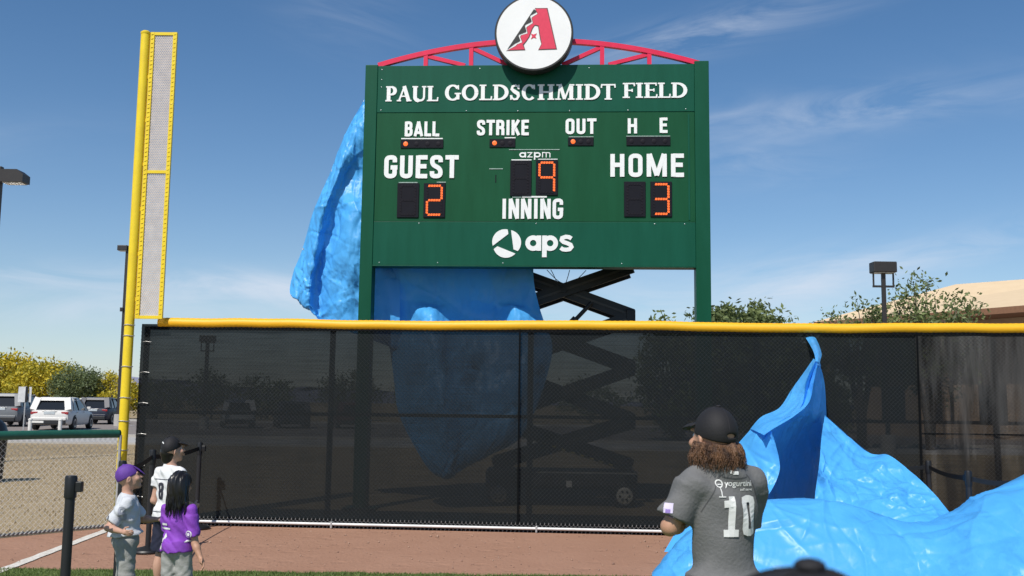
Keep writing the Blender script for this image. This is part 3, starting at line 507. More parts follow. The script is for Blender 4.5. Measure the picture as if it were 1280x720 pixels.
# foul line of chalk, edges a little ragged
V = []; n = 90
for i in range(n+1):
    t = i/n; x = -4.36+t*(-4.93+4.36); y = 6.0+t*(12.9-6.0); wv = .058+.012*noise.noise(Vector((t*31, 1, 0)))
    if y < 9.5: x = -4.70+(9.48-y)*.06
    else: x = -4.70-(y-9.48)*.069
    o = .01*noise.noise(Vector((t*17, 5, 0)))
    V += [(x-wv+o, y, .0125), (x+wv+o, y, .0125)]
o = npmesh('foul_line', V, [(2*i, 2*i+1, 2*i+3, 2*i+2) for i in range(n)], CHALK, smooth=False); tag(o, kind='structure')
# far hills
def hills():
    V = []; nx = 160; ny = 5
    for j in range(ny):
        for i in range(nx):
            x = -1500+i*3000/(nx-1); y = 2300-260*abs(j-2)*1.0
            hgt = (40*math.exp(-((x+860)/330)**2)+16*math.exp(-((x+300)/300)**2)+10+14*noise.noise(Vector((x/260, 2, 0)))+9*noise.noise(Vector((x/70, 4, 0))))
            V.append((x, y, max(0, hgt)*[0, .55, 1, .55, 0][j]-1))
    F = [(j*nx+i, j*nx+i+1, (j+1)*nx+i+1, (j+1)*nx+i) for j in range(ny-1) for i in range(nx-1)]
    o = npmesh('hills', V, F, mat('hill_rock', (.235, .24, .33), .95, col2=(.19, .20, .28), scale=.02, detail=8)); tag(o, kind='structure')
hills()
# grass blades of the turf edge, and dry tufts beyond the chain-link fence
def blades(name, n, xr, yr, z, hh, wd, m, dens=None, fy=None):
    x = RNG.uniform(*xr, n); y = RNG.uniform(*yr, n)
    if fy is not None: k = fy(x, y); x = x[k]; y = y[k]
    n = len(x); a = RNG.uniform(0, 2*PI, n); h = hh*RNG.uniform(.5, 1.25, n); lx = RNG.normal(0, .45, n)*h; ly = RNG.normal(0, .45, n)*h; wv = wd*RNG.uniform(.6, 1.3, n)
    b = np.stack([x, y, np.full(n, z)], 1); dx = np.stack([np.cos(a)*wv, np.sin(a)*wv, np.zeros(n)], 1)
    V = np.stack([b-dx, b+dx, b+np.stack([lx, ly, h], 1)], 1).reshape(-1, 3); F = np.arange(3*n).reshape(-1, 3)
    o = npmesh(name, V, F, m, smooth=False, tint=RNG.random(n)); tag(o, kind='stuff'); return o
GR = leaf_mat('green_blades', (.17, .24, .055), (.09, .14, .035)); GD = leaf_mat('dry_blades', (.44, .34, .20), (.32, .25, .14))
g = blades('grass', 60000, (-6.3, 6.5), (8.3, 9.62), .008, .024, .004, GR); tag(g, 'short green turf at the foot of the clay warning track', 'grass')
def behind(x, y): return (y > 13.6-(x+4.9)*1.6) if False else ((y > 13.5) | (x < -5.2-(12.62-y)*.783))
g = blades('dry_grass', 40000, (-22, -4), (9, 34.5), .0, .032, .011, GD, fy=lambda x, y: behind(x, y) & (x > -.62*y-1) & (x < -.30*y)); tag(g, 'dry tan grass beyond the low chain-link fence', 'dry grass')

def edge_y(x): return 9.63+noise.noise(Vector((x*2.3, 1.0, 3.1)))*.09+noise.noise(Vector((x*9, 1.0, 5.1)))*.045
g = blades('grass', 9000, (-6.3, 6.5), (9.50, 9.86), .006, .022, .004, GR, fy=lambda x, y: np.array([yy < edge_y(xx)+.05*abs(noise.noise(Vector((xx*22, 3, 0)))) for xx, yy in zip(x, y)])); tag(g, 'ragged fringe of grass blades at the edge of the clay', 'grass')
# grit and small clods on the warning track
n = 2600; x = RNG.uniform(-5.2, 8, n); y = RNG.uniform(9.65, 13.1, n); s_ = RNG.exponential(.0035, n)+.002; T4 = np.array([[1, 0, -.3], [-.6, .9, -.3], [-.5, -.9, -.3], [0, 0, .9]])
ang_ = RNG.uniform(0, 6.28, n); c_, q_ = np.cos(ang_), np.sin(ang_); V = np.stack([T4[:, 0][None]*c_[:, None]-T4[:, 1][None]*q_[:, None], T4[:, 0][None]*q_[:, None]+T4[:, 1][None]*c_[:, None], np.repeat(T4[:, 2][None], n, 0)], -1)*s_[:, None, None]+np.stack([x, y, .005+s_*.3], 1)[:, None]
F = (np.arange(n)[:, None, None]*4+np.array([[0, 1, 3], [1, 2, 3], [2, 0, 3], [0, 2, 1]])[None]).reshape(-1, 3)
o = npmesh('grit', V.reshape(-1, 3), F, mat('clay_grit', (.50, .33, .24), .95, col2=(.20, .11, .08), scale=3), smooth=False); tag(o, 'loose grit and small clods scattered over the red clay track', 'grit', kind='stuff')
# a pale splinter of chalk and a few scuffs
# ================================================================== CHAIN LINK
def chainlink(length, z0, z1, pitch, r, twist=.02):
    """woven zig-zag wires, each bent alternately to the left and right"""
    sp = pitch/2; n = int(length/sp); rows = int(round((z1-z0)/pitch)); P = []
    hz = (z1-z0)/rows
    for i in range(n+1):
        x0 = i*sp; g = 1 if i % 2 else -1; pts = []
        for k in range(2*rows+1):
            zz = z0+k*hz/2; s_ = 1 if k % 2 else -1
            pts.append((x0+s_*g*sp*.53, .9*r*s_, zz))
        pts.append((pts[-1][0]+.006, pts[-1][1], pts[-1][2]+.018)); pts.insert(0, (pts[0][0]-.006, pts[0][1], pts[0][2]-.018))
        P.append(pts)
    P = np.array(P); m, k, _ = P.shape
    off = np.array([[math.cos(2*PI*q/3)*r, math.sin(2*PI*q/3)*r, 0] for q in range(3)])
    V = (P[:, :, None, :]+off[None, None]).reshape(-1, 3)
    I = np.arange(m)[:, None, None]*k*3+np.arange(k-1)[None, :, None]*3+np.arange(3)[None, None]; J = I-np.arange(3)+(np.arange(3)+1) % 3
    F = np.stack([I, J, J+3, I+3], -1).reshape(-1, 4); return V, F

# ================================================================== OUTFIELD FENCE
FZ = -math.atan(.0707)
fence = thing('outfield_fence', 'tall outfield fence hung with black windscreen under a yellow padded top rail', 'fence', (-4.86, 13.19, 0), FZ)
LEN = 17.0
for i, x in enumerate([.03, 2.53, 5.12, 7.98, 10.9, 13.6, 16.4]):
    b = MB(); b.tube([(x, .06, -.05), (x, .06, 2.56)], .038, 12); b.build('fence_post', BLK, fence, True)
b = MB(); b.tube([(0, .06, 1.44), (LEN, .06, 1.44)], .022, 8); b.build('middle_rail', BLK, fence, True)
b = MB(); b.tube([(0.2, .0, 2.585), (LEN, .0, 2.585)], .028, 8); b.build('top_rail', BLK, fence, True)
# corrugated yellow guard, slightly sagging and wavy
pts = []; rs = []; k = 0; x = .21
while x < LEN:
    pts.append((x, 0, 2.60+.010*math.sin(x*1.3)+.010*noise.noise(Vector((x*1.7, 0, 0))))); rs.append(.066+(.0015 if k % 2 else -.0015)); k += 1; x += .035
b = MB(); b.tube(pts, rs, 20); b.build('yellow_cap', YFOAM, fence, 'all')
V, F = chainlink(LEN, .13, 2.56, .052, .0016)
o = npmesh('chain_link', V+np.array([0, -.040, 0]), F, mat('black_coated_wire', (.050, .052, .055), .5), fence, smooth=False); tag(o, kind='stuff')
V, F = chainlink(LEN, .025, .105, .052, .0034)
o = npmesh('chain_link_selvedge', V+np.array([0, -.042, 0]), F, GALV, fence, smooth=False); tag(o, kind='stuff')
b = MB(); b.tube([(0.0, -.07, .062), (LEN, -.07, .050)], .017, 10); b.build('bottom_rail', RAILW, fence, True)
for x in (.8, 2.62, 5.22, 8.13, 10.9):
    b = MB(); b.bbox((x, -.07, .05), (.012, .024, .042), .006); b.build('rail_clamp', GALV, fence)
def screen(name, x0, x1, z0, z1, y, m, amp=.012, fx=2.0, ragged=.0, seed=0):
    nx = int((x1-x0)/.05)+2; nz = int((z1-z0)/.06)+2; V = []
    for j in range(nz):
        for i in range(nx):
            xx = x0+(x1-x0)*i/(nx-1); zz = z0+(z1-z0)*j/(nz-1); e = 1-abs(j/(nz-1)*2-1)**4
            yy = y+amp*e*(noise.noise(Vector((xx*fx, zz*.5, seed)))*1.6+.5*noise.noise(Vector((xx*fx*3.1, zz*1.1, seed+4))))
            if j == 0: zz += ragged*noise.noise(Vector((xx*4, 0, seed)))
            V.append((xx, yy, zz))
    F = [(j*nx+i, j*nx+i+1, (j+1)*nx+i+1, (j+1)*nx+i) for j in range(nz-1) for i in range(nx-1)]
    return npmesh(name, V, F, m, fence)
screen('windscreen', -.02, 4.98, .095, 2.59, -.010, SCREEN, .012, 2.0, .012, 1)
screen('windscreen', 4.99, 9.97, .095, 2.585, -.013, SCREEN, .012, 2.0, .012, 7)
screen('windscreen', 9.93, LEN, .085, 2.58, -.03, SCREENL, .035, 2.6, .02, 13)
# seam tapes, hems and the dark skirt under the rail
HEM = mat('windscreen_hem', (.006, .007, .008), .8, spec=.05)
for (x0, x1, z) in ((9.95, LEN, 1.30),):
    b = MB(); b.box(((x0+x1)/2, -.033, z), ((x1-x0)/2, .002, .010)); b.build('seam', HEM, fence)
b = MB(); b.box((LEN/2, -.035, 2.535), (LEN/2-.11, .002, .022)); b.build('seam', HEM, fence)
b = MB(); b.box((LEN/2, -.024, .052), (LEN/2, .003, .062)); b.build('skirt', HEM, fence)
for x in (4.985, 9.94, 12.3):
    b = MB(); b.box((x, -.052, 1.33), (.012, .002, 1.22)); b.build('seam', HEM, fence)
# tension band edge at the pole
for z in (.35, .75, 1.15, 1.55, 1.95, 2.35): 
    b = MB(); b.tube([(.0, -.03, z), (.06, -.04, z+.01), (.13, -.035, z)], .004, 6); b.build('tie', GALV, fence)

# ================================================================== FOUL POLE
fp = thing('foul_pole', 'tall yellow foul pole with a narrow mesh wing at the end of the black fence', 'foul pole', (-4.985, 13.02, 0), -.02)
b = MB(); b.tube([(0, 0, -.1), (0, 0, 6.50)], .062, 20); b.build('pole', YEL, fp, True)
b = MB(); b.lathe([(.064, 6.49), (.067, 6.495), (.067, 6.52), (.04, 6.54), (.005, 6.545)], n=20); b.build('pole_cap', YEL, fp, True)
x0, x1, zb, zt, zm = .100, .405, 2.665, 6.50, 4.60
for a, c in (((x0, 0, zb-.02), (x0, 0, zt+.02)), ((x1, 0, zb-.02), (x1, 0, zt+.02))):
    b = MB(); b.bar(a, c, .052, .040, (0, 1, 0)); b.build('wing_frame', YEL, fp)
for z in (zb, zm, zt):
    b = MB(); b.bar((x0+.019, 0, z), (x1-.019, 0, z), .040, .034, (0, 1, 0)); b.build('wing_frame', YEL, fp)
for z in np.arange(2.9, 6.5, .6):
    b = MB(); b.bar((.05, 0, z), (.105, 0, z), .02, .05); b.build('bracket', YEL, fp)
b = MB(); hp = [(x0+.026*math.cos(a), .026*math.sin(a), zb+(zt-zb)*a/(2*PI*64)) for a in np.linspace(0, 2*PI*64, 64*8)]; b.tube(hp, .004, 4, False)
hp = [(x1+.026*math.cos(a), .026*math.sin(a), zb+(zt-zb)*a/(2*PI*64)) for a in np.linspace(0, 2*PI*64, 64*8)]; b.tube(hp, .003, 4, False); b.build('lacing_wire', YEL, fp)
# expanded metal mesh: diamond strands with width
mb_v = []; mb_f = []
def wingmesh(zlo, zhi):
    p, q = .026, .045; hw = .0078; nx = int((x1-x0)/p)+1; nz = int((zhi-zlo)/q)+1
    for s in (1, -1):
        for i in range(-nz*2, nx*2):
            # a diagonal family clipped to the frame
            xa = x0+i*p; za = zlo; xb = xa+(zhi-zlo)*p/q; 
            if s < 0: xa, xb = x1-(xa-x0), x1-(xb-x0)
            t0, t1 = 0.0, 1.0; dx = xb-xa
            ta, tb = (x0-xa)/dx, (x1-xa)/dx
            t0 = max(t0, min(ta, tb)); t1 = min(t1, max(ta, tb))
            if t1-t0 < .001: continue
            A = (xa+dx*t0, zlo+(zhi-zlo)*t0); B = (xa+dx*t1, zlo+(zhi-zlo)*t1); y = .003*s; o = len(mb_v)
            mb_v.extend([(A[0]-hw, y, A[1]), (A[0]+hw, y-.004, A[1]), (B[0]+hw, y-.004, B[1]), (B[0]-hw, y, B[1])]); mb_f.append((o, o+1, o+2, o+3))
wingmesh(zb, zm); wingmesh(zm, zt)
o = npmesh('mesh_wing', mb_v, mb_f, mat('wing_mesh_grey', (.66, .58, .52), .55, .1), fp, smooth=False); tag(o, kind='stuff')
for z in (.55, .95, 1.32, 1.62, 2.02, 2.42, 2.56):
    b = MB(); b.tube([(.068*math.cos(a), .068*math.sin(a), z+.004*math.sin(3*a)) for a in np.linspace(0, 2*PI, 18)], .006, 6, False); b.build('wire_tie', GALV, fp)

# ================================================================== LOW CHAIN-LINK FENCE at the left
a0 = Vector((-4.95, 12.80, 0)); a1 = Vector((-8.6, 8.1, 0)); dv = a1-a0; ang = math.atan2(dv.y, dv.x)
lf = thing('chain_link_fence', 'low galvanised chain-link fence with a green padded top rail beside the yellow pole', 'fence', a0, ang)
ll = dv.length; V, F = chainlink(ll, .05, 1.13, .068, .0030)
o = npmesh('chain_link', V, F, mat('galvanised_wire_bright', (.86, .84, .78), .5, .0, scale=30), lf, smooth=False); tag(o, kind='stuff')
pts = []; rs = []; k = 0
for x in np.arange(.0, ll, .035): pts.append((x, 0, 1.165+.004*math.sin(x*2))); rs.append(.052+(.0012 if k % 2 else -.0012)); k += 1
b = MB(); b.tube(pts, rs, 18); b.build('green_cap', GPAD, lf, 'all')
b = MB(); b.tube([(0, 0, 1.165), (ll, 0, 1.165)], .022, 8); b.build('top_rail', GALV, lf, True)
for x in (-.0, 3.0, 5.6):
    b = MB(); b.tube([(x, .03, -.05), (x, .03, 1.15)], .027 if x else .02, 10); b.build('fence_post', GALV, lf, True)
# twisted bottom selvedge, drawn thick and dull to take in the shadow along it
pts = [(x, .012*math.sin(x*60), .035+.012*math.cos(x*60)) for x in np.arange(0, ll, .013)]
b = MB(); b.tube(pts, .011, 5); pts = [(x, -.012*math.sin(x*60), .035-.012*math.cos(x*60)) for x in np.arange(0, ll, .013)]; b.tube(pts, .011, 5)
b.build('bottom_selvedge', mat('dull_wire', (.33, .33, .32), .5, .2), lf, 'all')

# ================================================================== SCOREBOARD
BZ = -math.atan2(.3, 5.32)
sb = thing('scoreboard', 'large green baseball scoreboard on two posts with white lettering and orange digits', 'scoreboard', (-2.34, 15.2, 0), BZ)
def bx(name, x0, x1, z0, z1, y0, y1, m, p=sb, bev=.004):
    b = MB(); b.bbox(((x0+x1)/2, (y0+y1)/2, (z0+z1)/2), ((x1-x0)/2, (y1-y0)/2, (z1-z0)/2), bev); return b.build(name, m, p)
bx('post', 0, .195, -.1, 6.86, -.01, .26, GREENP, bev=.008); bx('post', 5.115, 5.335, -.1, 6.89, -.01, .26, GREENP, bev=.008)
for x in (.1, 5.22): bx('base_plate', x-.24, x+.24, 0, .035, -.11, .36, GREENP)
bx('header_panel', .197, 5.113, 6.092, 6.845, .004, .24, GREENH)
bx('main_panel', .197, 5.113, 4.372, 6.088, .012, .23, GREENB)
bx('sponsor_panel', .197, 5.113, 3.69, 4.368, .004, .24, GREENH)
bx('bottom_lip', .197, 5.113, 3.672, 3.687, -.012, .25, GREENH, bev=.002)
bx('side_trim', 5.010, 5.035, 4.40, 6.05, .004, .010, GREENH, bev=.001)
b = MB(); b.lathe([(.009, -.002), (.008, -.006), (.002, -.008)], n=8, axis='Y'); sc0 = b.build('screw', mat('zinc_screw', (.45, .5, .5), .4, .5), sb); sc0.location = (.26, .004, 6.78)
for (x, z) in [(.26, 6.62), (.26, 6.5), (.26, 6.13), (1.6, 6.115), (2.4, 6.11), (3.2, 6.11), (4.1, 6.115), (4.98, 6.13), (4.98, 6.48), (1.8, 6.79), (3.5, 6.79), (.9, 4.34), (2.7, 4.34), (4.5, 4.34), (4.95, 4.34), (.3, 3.73), (1.2, 3.73), (2.2, 3.73), (4.0, 3.73)]:
    c_ = sc0.copy(); C.objects.link(c_); c_.parent = sb; c_.location = (x, .004, z)
lettering('PAUL', 'serif', (.324, 6.268, 1.155, 6.512), sb, WHITE, front=-.006, gap=.02)
lettering('GOLDSCHMIDT', 'serif', (1.254, 6.280, 3.905, 6.528), sb, WHITE, front=-.006, gap=.02)
lettering('FIELD', 'serif', (4.012, 6.305, 5.01, 6.545), sb, WHITE, front=-.006, gap=.02)
F0 = .000
lettering('BALL', 'sans', (.64, 5.712, 1.184, 5.945), sb, WHITE, F0, .06, .195)
lettering('STRIKE', 'sans', (1.764, 5.725, 2.574, 5.965), sb, WHITE, F0, .06, .195)
lettering('OUT', 'sans', (3.133, 5.742, 3.614, 5.982), sb, WHITE, F0, .06, .195)
lettering('H', 'sans', (4.085, 5.747, 4.244, 5.985), sb, WHITE, F0, .06, .195)
lettering('E', 'sans', (4.574, 5.757, 4.70, 5.992), sb, WHITE, F0, .06, .195)
lettering('GUEST', 'sans', (.328, 5.05, 1.495, 5.405), sb, WHITE, F0, .07, .195)
lettering('HOME', 'sans', (3.816, 5.07, 4.945, 5.425), sb, WHITE, F0, .08, .19)
lettering('INNING', 'sans', (2.167, 4.415, 3.112, 4.725), sb, WHITE, F0, .07, .17)
# lower-case words: strokes in an x-height box
def free_strokes(name, strokes, box, m, front, p=sb, back=.02):
    mb = MB(); xs = [a for q in strokes for a, _ in q[0]]; zs = [c for q in strokes for _, c in q[0]]
    for i, (pts, c, th) in enumerate(strokes):
        V, F = stroke_quads([((a)*box[2], z*box[3]) for a, z in pts], th*box[3], c); y = front-.0006*(i % 9); n = len(V)
        side = []
        for (a, bb, c2, d) in F: side += [(a, bb, bb+n, a+n), (d, c2, c2+n, d+n)]
        mb.add([(box[0]+v.x, y, box[1]+v.y) for v in V]+[(box[0]+v.x, y+back, box[1]+v.y) for v in V], F+side)
    return mb.build(name, m, p)
def lc(ch, x):
    t = .30; R = .36
    if ch == 'a': return [([(x+q[0], q[1]) for q in arcpts(.5, .5, R, R, 0, 360, 22)], 1, t), ([(x+.87, 0), (x+.87, 1)], 0, t)], 1.0
    if ch == 'p': return [([(x+q[0], q[1]) for q in arcpts(.5, .5, R, R, 0, 360, 22)], 1, t), ([(x+.13, -.42), (x+.13, 1)], 0, t)], 1.0
    if ch == 's': return [([(x+q[0], q[1]) for q in [(.78, .80), (.62, .90), (.40, .92), (.18, .84), (.14, .70), (.26, .58), (.50, .50), (.72, .40), (.78, .26), (.66, .11), (.42, .07), (.22, .10), (.08, .20)]], 0, t*.88)], .88
    if ch == 'z': return [([(x+.02, .90), (x+.72, .90)], 0, .19), ([(x+.66, .92), (x+.10, .08)], 0, .19), ([(x+.04, .10), (x+.76, .10)], 0, .19)], .8
    if ch == 'm': return [([(x+.1, 0), (x+.1, 1)], 0, .19), ([(x+q[0], q[1]) for q in rounded([(.1, .9), (.6, .9), (.6, 0)], .28)], 0, .19), ([(x+q[0], q[1]) for q in rounded([(.6, .9), (1.1, .9), (1.1, 0)], .28)], 0, .19)], 1.2
st = []; x = 0
for ch in 'aps': q, wd = lc(ch, x); st += q; x += wd+.10
free_strokes('lettering', st, (2.541, 3.92, .725/x*1.03, .235), WHITE, -.006)
st = []; x = 0
for ch in 'azpm': q, wd = lc(ch, x); st += q; x += wd+.10
free_strokes('lettering', [(p, c, th*.85) for p, c, th in st], (2.425, 5.372, .50/x, .085), WHITE, F0+.004)
for k in range(3):                                         # the round three-blade emblem next to the sponsor's name
    R_, r_ = .222, .150
    tri = [(r_*math.cos(math.radians(a)), r_*math.sin(math.radians(a))) for a in (68, 188, 308)]
    def ext(i):
        a = Vector(tri[i % 3]); c = Vector(tri[(i+1) % 3]); d = (c-a).normalized(); bq = a.dot(d); t = -bq+math.sqrt(bq*bq-a.dot(a)+R_*R_); return a+d*t
    e0, e1 = ext(k), ext(k-1); a0_, a1_ = math.atan2(e0.y, e0.x), math.atan2(e1.y, e1.x)
    while a1_ > a0_: a1_ -= 2*PI
    if a0_-a1_ > PI*1.2: a1_ += 2*PI
    arc = [(R_*math.cos(a0_+(a1_-a0_)*i/16), R_*math.sin(a0_+(a1_-a0_)*i/16)) for i in range(17)]
    poly = [tri[k % 3], tri[(k+1) % 3]]+arc; cx = sum(p_[0] for p_ in poly)/len(poly); cz = sum(p_[1] for p_ in poly)/len(poly)
    poly = [(2.25+cx*1.06+(p_[0]-cx)*.88, 4.035+cz*1.06+(p_[1]-cz)*.88) for p_ in poly]
    MB().prism(poly, -.006, .01).build('sponsor_mark', WHITE, sb)
# worn strips of old lettering
for (x0_, x1_, z, mm, hh_) in [(2.27, 3.05, 5.497, DIM, .006), (2.31, 2.62, 5.335, WHITE, .008), (2.72, 3.02, 5.345, WHITE, .006), (2.33, 2.47, 4.752, DIM, .008), (2.48, 2.86, 4.757, WHITE, .012), (1.97, 2.18, 5.195, DIM, .007), (.59, 1.24, 5.675, WHITE, .009), (2.20, 2.37, 5.685, WHITE, .008), (3.19, 3.57, 5.697, DIM, .006), (4.07, 4.74, 5.705, DIM, .006), (.57, .86, 4.98, DIM, .007), (1.16, 1.30, 4.985, DIM, .007)]:
    bx('worn_strip', x0_, x1_, z-hh_, z+hh_, .004, .014, mm, bev=.001)
bx('worn_strip', 2.065, 2.078, 4.98, 5.10, .006, .014, LEDP, bev=.001)
# count strips with one lamp lit
for (x0_, z0_, x1_, z1_, lit, n) in [(.585, 5.523, 1.25, 5.655, True, 4), (1.968, 5.534, 2.366, 5.665, True, 3), (3.178, 5.557, 3.571, 5.682, True, 3), (4.073, 5.557, 4.742, 5.692, False, 4)]:
    md = bx('lamp_strip', x0_, x1_, z0_, z1_, -.004, .02, LEDP)
    for k in range(n):
        x = x0_+.078+(x1_-x0_-.156)*k/(n-1)
        b = MB(); b.lathe([(.036, -.0055), (.036, -.008), (.02, -.011), (.002, -.012)], (x, 0, (z0_+z1_)/2), 14, 'Y'); b.build('lamp', LED if (lit and k == 0) else LEDO, md)
# seven-segment digits; each segment is a row of LEDs
SEG = {'2': 'abged', '3': 'abgcd', '9': 'abcfg', '': ''}
def digit(x0_, z0_, x1_, z1_, ch):
    md = bx('digit_module', x0_, x1_, z0_, z1_, -.008, .02, LEDP)
    cx = (x0_+x1_)/2; w2 = (x1_-x0_)*.335; cz = (z0_+z1_)/2; h2 = (z1_-z0_)*.42
    segs = {'a': ((-w2, h2), (w2, h2)), 'b': ((w2, h2), (w2, 0)), 'c': ((w2, 0), (w2, -h2)), 'd': ((-w2, -h2), (w2, -h2)), 'e': ((-w2, 0), (-w2, -h2)), 'f': ((-w2, h2), (-w2, 0)), 'g': ((-w2, 0), (w2, 0))}
    for s, (a, c) in segs.items():
        on = s in SEG[ch]; a = Vector(a); c = Vector(c); d = (c-a).normalized(); nn = 5; b = MB()
        for k in range(nn):
            p = a.lerp(c, (k+.5)/nn) if not on else a.lerp(c, .06+.88*(k+.5)/nn); hl = (c-a).length/nn*(.47 if on else .42); sl = .35
            q = Vector((-d.y, d.x)); ww = .017 if on else .014
            # small slanted lens
            P4 = [p-d*hl-q*ww*.9, p+d*hl*.5-q*ww, p+d*hl+q*ww*.9, p-d*hl*.5+q*ww]
            b.prism([(cx+v.x, cz+v.y) for v in P4], -.014, -.009)
        b.build('led_segment', LED if on else LEDO, md)
digit(.553, 4.43, .889, 4.968, ''); digit(.963, 4.43, 1.297, 4.968, '2'); digit(4.036, 4.448, 4.362, 4.993, ''); digit(4.436, 4.449, 4.76, 4.993, '3')
digit(2.295, 4.768, 2.621, 5.32, ''); digit(2.689, 4.781, 3.025, 5.332, '9')
# red arched truss
tr = bpy.data.objects.new('arch_truss', None); C.objects.link(tr); tr.parent = sb
XM = 2.69; ARC = lambda x: 6.865+.385*(1-((x-XM)/2.50)**2)
pts = [(x, .06, ARC(x)) for x in np.linspace(XM-2.50, XM+2.50, 41)]
b = MB()
for i in range(40): 
    b.bar(pts[i], (pts[i+1][0], pts[i+1][1], pts[i+1][2]), .075, .075)
b.build('chord', REDT, tr)
for x in (.941, 1.656, 3.70, 4.43):
    b = MB(); b.bar((x, .06, 6.84), (x, .06, ARC(x)-.03), .065, .065, (0, 1, 0)); b.build('strut', REDT, tr)
for (xa, xb) in ((.96, 1.56), (1.68, 2.25), (4.41, 3.80), (3.68, 3.08)):
    b = MB(); b.bar((xa, .07, ARC(xa)-.05), (xb, .07, 6.86), .06, .06, (0, 1, 0)); b.build('strut', REDT, tr)
# round emblem drum
ec = (2.645, 7.268)
b = MB(); b.lathe([(.58, -.05), (.606, -.06), (.606, -.235), (.597, -.245), (.575, -.245)], (ec[0], 0, ec[1]), 64, 'Y'); em = b.build('emblem_drum', BLKL, sb, True)
b = MB(); b.lathe([(.574, -.240), (.574, -.250), (.01, -.2505)], (ec[0], 0, ec[1]), 64, 'Y'); b.build('emblem_face', FACE, em, True)
for dx in (-.3, .3): bx('emblem_bracket', ec[0]+dx-.03, ec[0]+dx+.03, 6.86, 7.35, -.055, .03, BLK)
def em_poly(name, pts, m, y):
    P2 = [(ec[0]+(px-343)/275*.576, ec[1]-(py-285)/275*.576) for px, py in pts]; return MB().prism(P2, y, y+.004).build(name, m, em)
redA = [(352,104),(436,104),(506,408),(384,412),(402,372),(394,330),(378,232),(350,226),(330,250),(306,318),(286,348),(262,376),(276,412),(158,416),(212,388),(226,374),(262,360),(246,318),(252,306),(300,292),(290,250),(298,240),(338,214),(328,176),(336,166),(372,144)]
em_poly('emblem_letter', [(343+(x-343)*1.0+dx, y+dy) for (x, y), (dx, dy) in zip(redA, [(-4,-6),(6,-6),(8,6),(-8,6),(-4,0),(-6,4),(-5,6),(0,6),(5,4),(5,2),(5,3),(8,3),(6,6),(-16,6)]+[(-4,-2)]*12)], mat('emblem_outline', (.12, .05, .05), .5), -.2545)
em_poly('emblem_letter', redA, REDL, -.2575)
em_poly('emblem_letter', [(150,410),(342,106),(362,122),(358,130),(318,152),(314,160),(326,196),(322,204),(284,222),(276,230),(288,272),(284,280),(236,298),(230,306),(244,342),(238,350),(206,366)], BLKL, -.2575)
em_poly('emblem_letter', [(320,292),(341,300),(364,291),(354,310),(362,330),(343,322),(322,334),(331,311)], REDL, -.2575)
bx('back_brace', .2, 5.11, 5.2, 5.3, .245, .33, GREENP); bx('back_brace', .2, 5.11, 6.4, 6.5, .245, .33, GREENP)

# ================================================================== TARPS
def catmull(P, M_):
    P = np.asarray(P, float); n = len(P)
    if n == 1: return np.repeat(P, M_, 0)
    E_ = np.vstack([2*P[:1]-P[1:2], P, 2*P[-1:]-P[-2:-1]]); u = np.linspace(0, n-1, M_); i = np.minimum(u.astype(int), n-2); t = (u-i)[:, None]
    a, b_, c, d = E_[i], E_[i+1], E_[i+2], E_[i+3]
    return .5*((2*b_)+(-a+c)*t+(2*a-5*b_+4*c-d)*t*t+(-a+3*b_-3*c+d)*t**3)
def cloth(rows, mx_, my_, amp, seed, fr=3.0, edge=.25, fold=(0, 0, 0), fa=0.0, ff=0.0, nc=0, ca=.02, cl=.5, cw=.045, vert=0.0):
    R_ = [catmull(r, mx_) for r in rows]; G = np.stack([catmull([r[i] for r in R_], my_) for i in range(mx_)], 1)      # my x mx x 3
    du = np.gradient(G, axis=1); dv_ = np.gradient(G, axis=0); nn = np.cross(du, dv_); nn /= np.linalg.norm(nn, axis=2, keepdims=True)+1e-9
    for j in range(my_):
        for i in range(mx_):
            p = Vector(G[j, i]); e = min(1, edge+min(i, mx_-1-i, j, my_-1-j)/6)
            q = p*fr+Vector((seed*3.7, seed, -seed)); q2 = q+noise.noise_vector(q*.7)*.8
            q3 = Vector((q2.x*1.5+q2.z*.8, q2.y, q2.z*.55-q2.x*.3)); v = (abs(noise.noise(q3*.6))*2.2-.5)+(abs(noise.noise(q3*1.9))*2-.4)*.28+max(0, .16-abs(noise.noise(q3*3.4)))*-1.1+max(0, .10-abs(noise.noise(q2*6.5+Vector((4, 1, 2)))))*-.8
            if fa: v += fa/amp*math.sin(Vector(fold).dot(p)*ff+3*noise.noise(p*1.1))
            G[j, i] += nn[j, i]*v*amp*e
    # sharp straight creases where the sheet has been folded and crushed
    rg = np.random.default_rng(seed+100); D = np.zeros(G.shape[:2]); ee = np.minimum(np.minimum(np.arange(mx_)[None, :], mx_-1-np.arange(mx_)[None, :]), np.minimum(np.arange(my_)[:, None], my_-1-np.arange(my_)[:, None])); ee = np.clip(ee/8+.3, 0, 1)
    for _ in range(nc):
        jj, ii = rg.integers(0, my_), rg.integers(0, mx_); c = G[jj, ii]; n0 = nn[jj, ii]; a = rg.normal(0, 1, 3); a = a-n0*(a @ n0); a[2] *= 1+vert; a[0] *= 1/(1+vert); a /= np.linalg.norm(a); b_ = np.cross(n0, a)
        q = G-c; s_ = q @ a; t_ = q @ b_+.06*np.sin(s_*5+rg.random()*6); ln = cl*rg.uniform(.35, 1.3); wd = cw*rg.uniform(.5, 1.8)
        D += rg.choice([-1, 1])*ca*rg.uniform(.3, 1.2)*np.exp(-np.abs(t_)/wd)*np.exp(-(s_/ln)**4)*np.exp(-((q @ n0)/.5)**2)
    G = G+nn*(D*ee)[..., None]
    F = [(j*mx_+i, j*mx_+i+1, (j+1)*mx_+i+1, (j+1)*mx_+i) for j in range(my_-1) for i in range(mx_-1)]
    return G.reshape(-1, 3), np.array(F)
